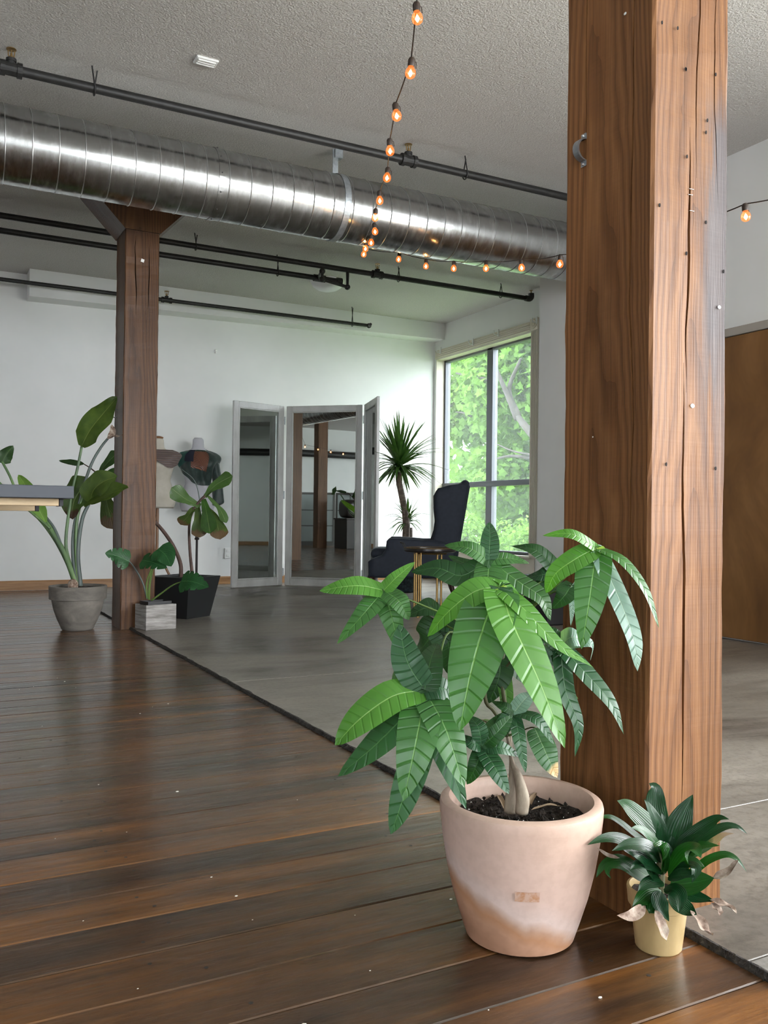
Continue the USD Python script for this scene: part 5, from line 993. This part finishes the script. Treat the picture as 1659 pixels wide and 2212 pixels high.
def string_light(lab, pts, start, end, g=None):
    sl = Thing('string_light', lab, 'string light', pts[0], g)
    top = [np.asarray(p, float)+[0, 0, .052] for p in pts]
    path = [np.asarray(q, float) for q in start]+[p for p in top]+[np.asarray(q, float) for q in end]
    W_ = []
    for a, b in zip(path[:-1], path[1:]):
        n = 7; L = np.linalg.norm(b-a)
        for i in range(n): u = i/n; W_.append(a+(b-a)*u-[0, 0, .05*L*4*u*(1-u)*.5])
    W_.append(path[-1])
    sl.add('wire', tube(W_, [.0026, .0026], 6), wire_mat)
    gg = np.random.default_rng(len(pts))
    for p in pts:
        p = np.asarray(p, float); tilt = axes(unit([.28*(gg.random()-.5), .28*(gg.random()-.5), 1.]), (0, 1, 0)); R_ = np.stack([tilt[1], tilt[2], tilt[0]], 1)
        if np.linalg.det(R_) < 0: R_[:, 0] *= -1
        o = p+[0, 0, .026]
        s = sl.add('socket', move(cat(lathe([(0, -.004), (.0125, -.004), (.0135, .0), (.0135, .02), (.009, .027), (0, .028)], n=14), tube([(.013, 0, .016), (.020, 0, .014), (.0215, 0, -.006)], [.0016, .0016], 5, k=8)), R_, o), socket_mat, smooth=40)
        b = sl.add('bulb', move(bulb_m, R_, o-[0, 0, .002]), amber, smooth=True)
        sl.add('filament', move(fila_m, R_, o-[0, 0, .002]), fil, b)
S1 = [at(*q) for q in [(900, 38, 3.1), (888, 156, 3.3), (855, 250, 3.6), (842, 325, 4.0), (837, 384, 4.4), (820, 433, 4.8), (811, 470, 5.2), (809, 500, 5.5), (802, 524, 5.75), (790, 537, 6.05), (787, 549, 6.3)]]
S2 = [at(*q) for q in [(862, 560, 6.5), (920, 575, 6.4), (980, 580, 6.15), (1050, 580, 5.85), (1126, 578, 5.45), (1210, 570, 5.0), (1330, 548, 4.55), (1460, 512, 4.1), (1610, 467, 3.7)]]
E_ = at(786, 536, 6.55)
string_light('string of glowing amber bulbs running from overhead away to under the duct', S1, [at(908, -420, 3.08), at(903, -60, 3.06)], [E_, [E_[0], E_[1]+.25, H-.002]], 'warm string lights')
string_light('string of glowing amber bulbs sagging under the duct towards the near post', S2, [[E_[0]+.02, E_[1]+.27, H-.002], E_+[.03, .01, .0]], [at(1800, 395, 3.45), [4.83, 1.95, 2.95]], 'warm string lights')
string_light('string of glowing amber bulbs in the far part, seen only in the mirrors', [(-4.5, 4.7, 2.35), (-4.5, 4.37, 2.31), (-4.5, 4.04, 2.27), (-4.5, 3.71, 2.24), (-4.45, 3.38, 2.25), (-4.4, 3.05, 2.29)], [(-4.5, 5.1, H-.002)], [(-4.3, 2.4, H-.002)], 'warm string lights')

# ------------------------------------------------------------------ seen only in the mirrors
def far_post(x, y, lab):
    t = Thing('timber_post', None, 'post', (x, y, 0), 'timber posts out of direct view'); t.add('timber', timber(x-.12, x+.12, y-.14, y+.14, -.01, H, (), int(abs(x*10)), .004), wood_far2)
    tag(t.prim, lab)
wood_far2 = wood_post('old_fir_mirror', (.075, .034, .016), (.17, .082, .038), (.25, .13, .065), -1.9, 5.45, (.012, .02), 17, .45)
far_post(-1.84, 6.41, 'nearest of the timber posts reflected in the mirrors'); far_post(-7.2, 2.76, 'thinner looking timber post reflected before the paned screen')
dv = Thing('paned_screen', 'folding screen of glazed door leaves reflected in the middle mirror', 'screen', (-7.9, 1.9, 0))
frost = material('frosted_pane', {'t': ('translucent_bsdf', {'color': (.8, .85, .85)}), 'd': ('diffuse_bsdf', {'color': (.55, .6, .6)}), 'm': ('mix_closure', {'fac': .5})}, [('t.BSDF', 'm.closure1'), ('d.BSDF', 'm.closure2')], 'm.closure')
sc = plain('grey_screen_frame', (.20, .20, .19), .5)
for P0, P1 in (((-8.3, 2.8), (-7.9, 1.9)), ((-7.89, 1.88), (-7.1, 1.45)), ((-7.1, 1.43), (-7.3, .7))):
    R_, o = frame_xy(P1, P0); L = math.hypot(P1[0]-P0[0], P1[1]-P0[1]); hh = 1.46
    pm = dv.add('screen_leaf', move(cat(box(0, .06, -.017, .017, .02, hh), box(L-.06, L, -.017, .017, .02, hh), box(.06, L-.06, -.017, .017, hh-.06, hh), box(.06, L-.06, -.017, .017, .02, .14)), R_, o), sc)
    for k in range(1, 3): z = .14+(hh-.2)*k/3; dv.add('glazing_bar', move(box(.06, L-.06, -.014, .014, z-.012, z+.012), R_, o), sc, pm)
    dv.add('glazing_bar', move(box(L/2-.012, L/2+.012, -.013, .013, .14, hh-.06), R_, o), sc, pm)
    dv.add('pane', move(box(.055, L-.055, -.002, .002, .135, hh-.055), R_, o), frost, pm)
cb = Thing('dark_cabinet', 'dark upright cabinet with a wrapped bundle on top, reflected at the mirror edge', 'cabinet', (-6.4, 2.26, 0))
cb.add('body', box(-6.7, -6.1, 1.9, 2.62, 0, .74, .01), plain('dark_cabinet_wood', (.018, .013, .011), .5)); cb.add('top_board', box(-6.72, -6.08, 1.88, 2.64, .74, .775, .005), plain('dark_cabinet_top', (.03, .022, .018), .4))
cb.add('bundle', soft(box(-6.65, -6.15, 1.95, 2.57, .776, 1.25, .05), 8, .06), plain('dark_wrap', (.03, .024, .022), .35), smooth=True)
solo('drain_pipe', rod((-8.3, YF, 2.52), (-8.3, YB, 2.52), .095, 24), black_iron, 'thick black drain pipe near the far left wall, seen in the mirrors', 'pipe', smooth=40)
ex = Thing('exit_sign', 'red EXIT sign with a pair of lamp heads on the far left wall, seen mirrored', 'sign', (XL, 1.77, 1.66))
ex.add('housing', box(XL, XL+.05, 1.62, 1.92, 1.56, 1.76, .005), white_plastic)
lit_red = material('lit_red', {'e': ('emission', {'color': (1., .05, .03), 'strength': 1.6})}, [], 'e.emission')
ex.add('face', box(XL+.05, XL+.052, 1.635, 1.905, 1.575, 1.745), white_plastic)
tm = meshkit.text_mesh('EXIT', .12, .002, True); v, f = np.array(tm.vertices), np.array(tm.faces); c = v.mean(0); k = min(1., .24/np.ptp(v[:, 0])); v = (v-c)*k
ex.add('lettering', (np.stack([v[:, 2]+XL+.0535, v[:, 0]+1.77, v[:, 1]+1.66], 1), f), lit_red)
for s in (-.14, .0): ex.add('lamp_head', lathe([(0, 1.83), (.03, 1.83), (.05, 1.87), (.05, 1.90), (0, 1.90)], (XL+.06, 1.77+s, -.07), 18), white_plastic)

# ------------------------------------------------------------------ outside the window
grass = mottled('lawn', [(.3, (.05, .10, .02)), (.7, (.10, .17, .04))], (3, 3, 3), .9)
solo('garden_ground', box(X2+T+.05, 40, -12, 45, -.75, -.35), grass, 'green lawn outside the window', 'lawn', kind='structure')
leaf_out = {'g': ('geometry', {}), 'r': ('rgb_ramp', {'ramp': [(0, (.13, .25, .045)), (.5, (.22, .37, .07)), (1, (.36, .49, .12))]}), 'd': ('diffuse_bsdf', {}), 't': ('translucent_bsdf', {}), 'm': ('mix_closure', {'fac': .45})}
leaf_out = material('garden_leaf', leaf_out, [('g.random_per_island', 'r.fac'), ('r.color', 'd.color'), ('r.color', 't.color'), ('d.BSDF', 'm.closure1'), ('t.BSDF', 'm.closure2')], 'm.closure')
LM = np.array([[0, 0], [.28, .10], [.55, .05], [.42, .38], [.62, .62], [.25, .68], [0, 1.05], [-.25, .68], [-.62, .62], [-.42, .38], [-.55, .05], [-.28, .10]])
LO = np.array([[0, 0], [.3, .35], [.26, .7], [0, 1.0], [-.26, .7], [-.3, .35]])
def foliage(cl, n, size, shape, seed):
    "leaves about the shells of clumps (centre, radii)"
    g = np.random.default_rng(seed); K = len(shape); vol = np.array([c[1][0]*c[1][1]*c[1][2] for c in cl])**.67; pick = g.choice(len(cl), n, p=vol/vol.sum())
    C = np.array([c[0] for c in cl], float)[pick]; Rr = np.array([c[1] for c in cl], float)[pick]
    d = g.normal(size=(n, 3)); d /= np.linalg.norm(d, axis=1)[:, None]; pos = C+d*Rr*(.55+.5*g.random((n, 1))**.6)
    nn = d*.5+g.normal(size=(n, 3))*.45+[0, 0, .5]; nn /= np.linalg.norm(nn, axis=1)[:, None]
    ax = np.cross(nn, g.normal(size=(n, 3))); ax /= np.linalg.norm(ax, axis=1)[:, None]; bx = np.cross(nn, ax); s = size*(.6+.7*g.random(n))
    V = pos[:, None]+(ax[:, None]*shape[None, :, :1]+bx[:, None]*(shape[None, :, 1:]-.5)-nn[:, None]*(.18*np.abs(shape[None, :, :1])))*s[:, None, None]
    tri = np.array([[0, i, i+1] for i in range(1, K-1)]) if K == 6 else np.array([[0, i, i+1] for i in range(1, K-1)])
    F = (np.arange(n)[:, None, None]*K+tri[None]).reshape(-1, 3)
    return V.reshape(-1, 3), F
tree_bark = mottled('grey_bark', [(.3, (.018, .015, .013)), (.7, (.05, .042, .036))], (8, 8, 3), .9, bump=.5, bscale=(20, 20, 5))
def clumps(c, R_, n, r, seed, flat=1.):
    g = np.random.default_rng(seed); out = []
    for _ in range(n):
        d = g.normal(size=3); d /= np.linalg.norm(d); q = g.random()**.45
        out.append((np.asarray(c)+d*np.asarray(R_)*q, r*(.7+.6*g.random())*np.array([1, 1, flat])))
    return out
def tree(lab, base, h, c, R_, nc, r, n, size, seed, limbs):
    t = Thing('garden_tree', lab, 'tree', base); base = np.asarray(base, float)
    t.add('trunk', tube([base, base+[.1, .05, h*.3], base+[.0, .1, h*.6]], [.22, .17, .11], 12, k=14), tree_bark, smooth=True)
    for a, b, e, r_ in limbs: t.add('branch', tube([a, b, e], [r_, r_*.45], 8, k=14), tree_bark, smooth=True)
    t.add('foliage', foliage(clumps(c, R_, nc, r, seed), n, size, LM, seed), leaf_out, kind='stuff')
def G(x, y, X): return at_x(x, y, X)
lb = [(G(1118, 905, 11.6), G(1095, 850, 11.5), G(1068, 790, 11.3), .085), (G(1120, 900, 11.6), G(1100, 842, 11.6), G(1125, 775, 11.5), .075), (G(1060, 822, 11.6), G(1030, 815, 11.5), G(985, 806, 11.3), .05), (G(1150, 990, 11.6), G(1105, 985, 11.4), G(1066, 992, 11.3), .045), (G(1160, 985, 11.6), G(1110, 975, 11.4), G(1075, 960, 11.3), .03), (G(1020, 900, 11.6), G(1000, 892, 11.4), G(985, 890, 11.3), .03), (G(1170, 960, 11.7), G(1130, 915, 11.6), G(1105, 880, 11.6), .11)]
tree('maple tree nearest the window with dark crossing branches', (13.2, 14.3, -.36), 7.5, (13.2, 16.6, 3.6), (1.6, 4.8, 3.1), 74, .75, 21000, .17, 31, lb)
tree('taller pale maple tree behind the nearest one', (17.5, 21.5, -.36), 9, (18.0, 22.5, 4.4), (2.2, 7.5, 4.4), 80, 1.25, 13000, .27, 33, [((17.5, 21.5, 2.5), (17.2, 20.6, 4.2), (16.8, 19.4, 5.2), .12)])
def bush(lab, c, R_, n, size, seed):
    t = Thing('garden_shrub', lab, 'shrub', (c[0], c[1], -.36)); g = np.random.default_rng(seed)
    for k in range(5): a = k*1.3; t.add('stem', tube([(c[0]+.1*math.cos(a), c[1]+.1*math.sin(a), -.37), (c[0]+R_[0]*.4*math.cos(a), c[1]+R_[1]*.4*math.sin(a), c[2])], [.03, .015], 6), tree_bark)
    t.add('foliage', foliage(clumps(c, R_, 22, .36, seed), n, size, LO, seed), leaf_out, kind='stuff')
for i, (y, lab) in enumerate(((10.3, 'rounded light green shrub outside, at the far right of the row'), (12.5, 'rounded light green shrub outside, second from the right'), (14.7, 'rounded light green shrub outside, second from the left'), (16.9, 'rounded light green shrub outside, at the far left of the row'))):
    bush(lab, (9.6, y, .15), (.6, .80, .66), 4600, .085, 50+i)
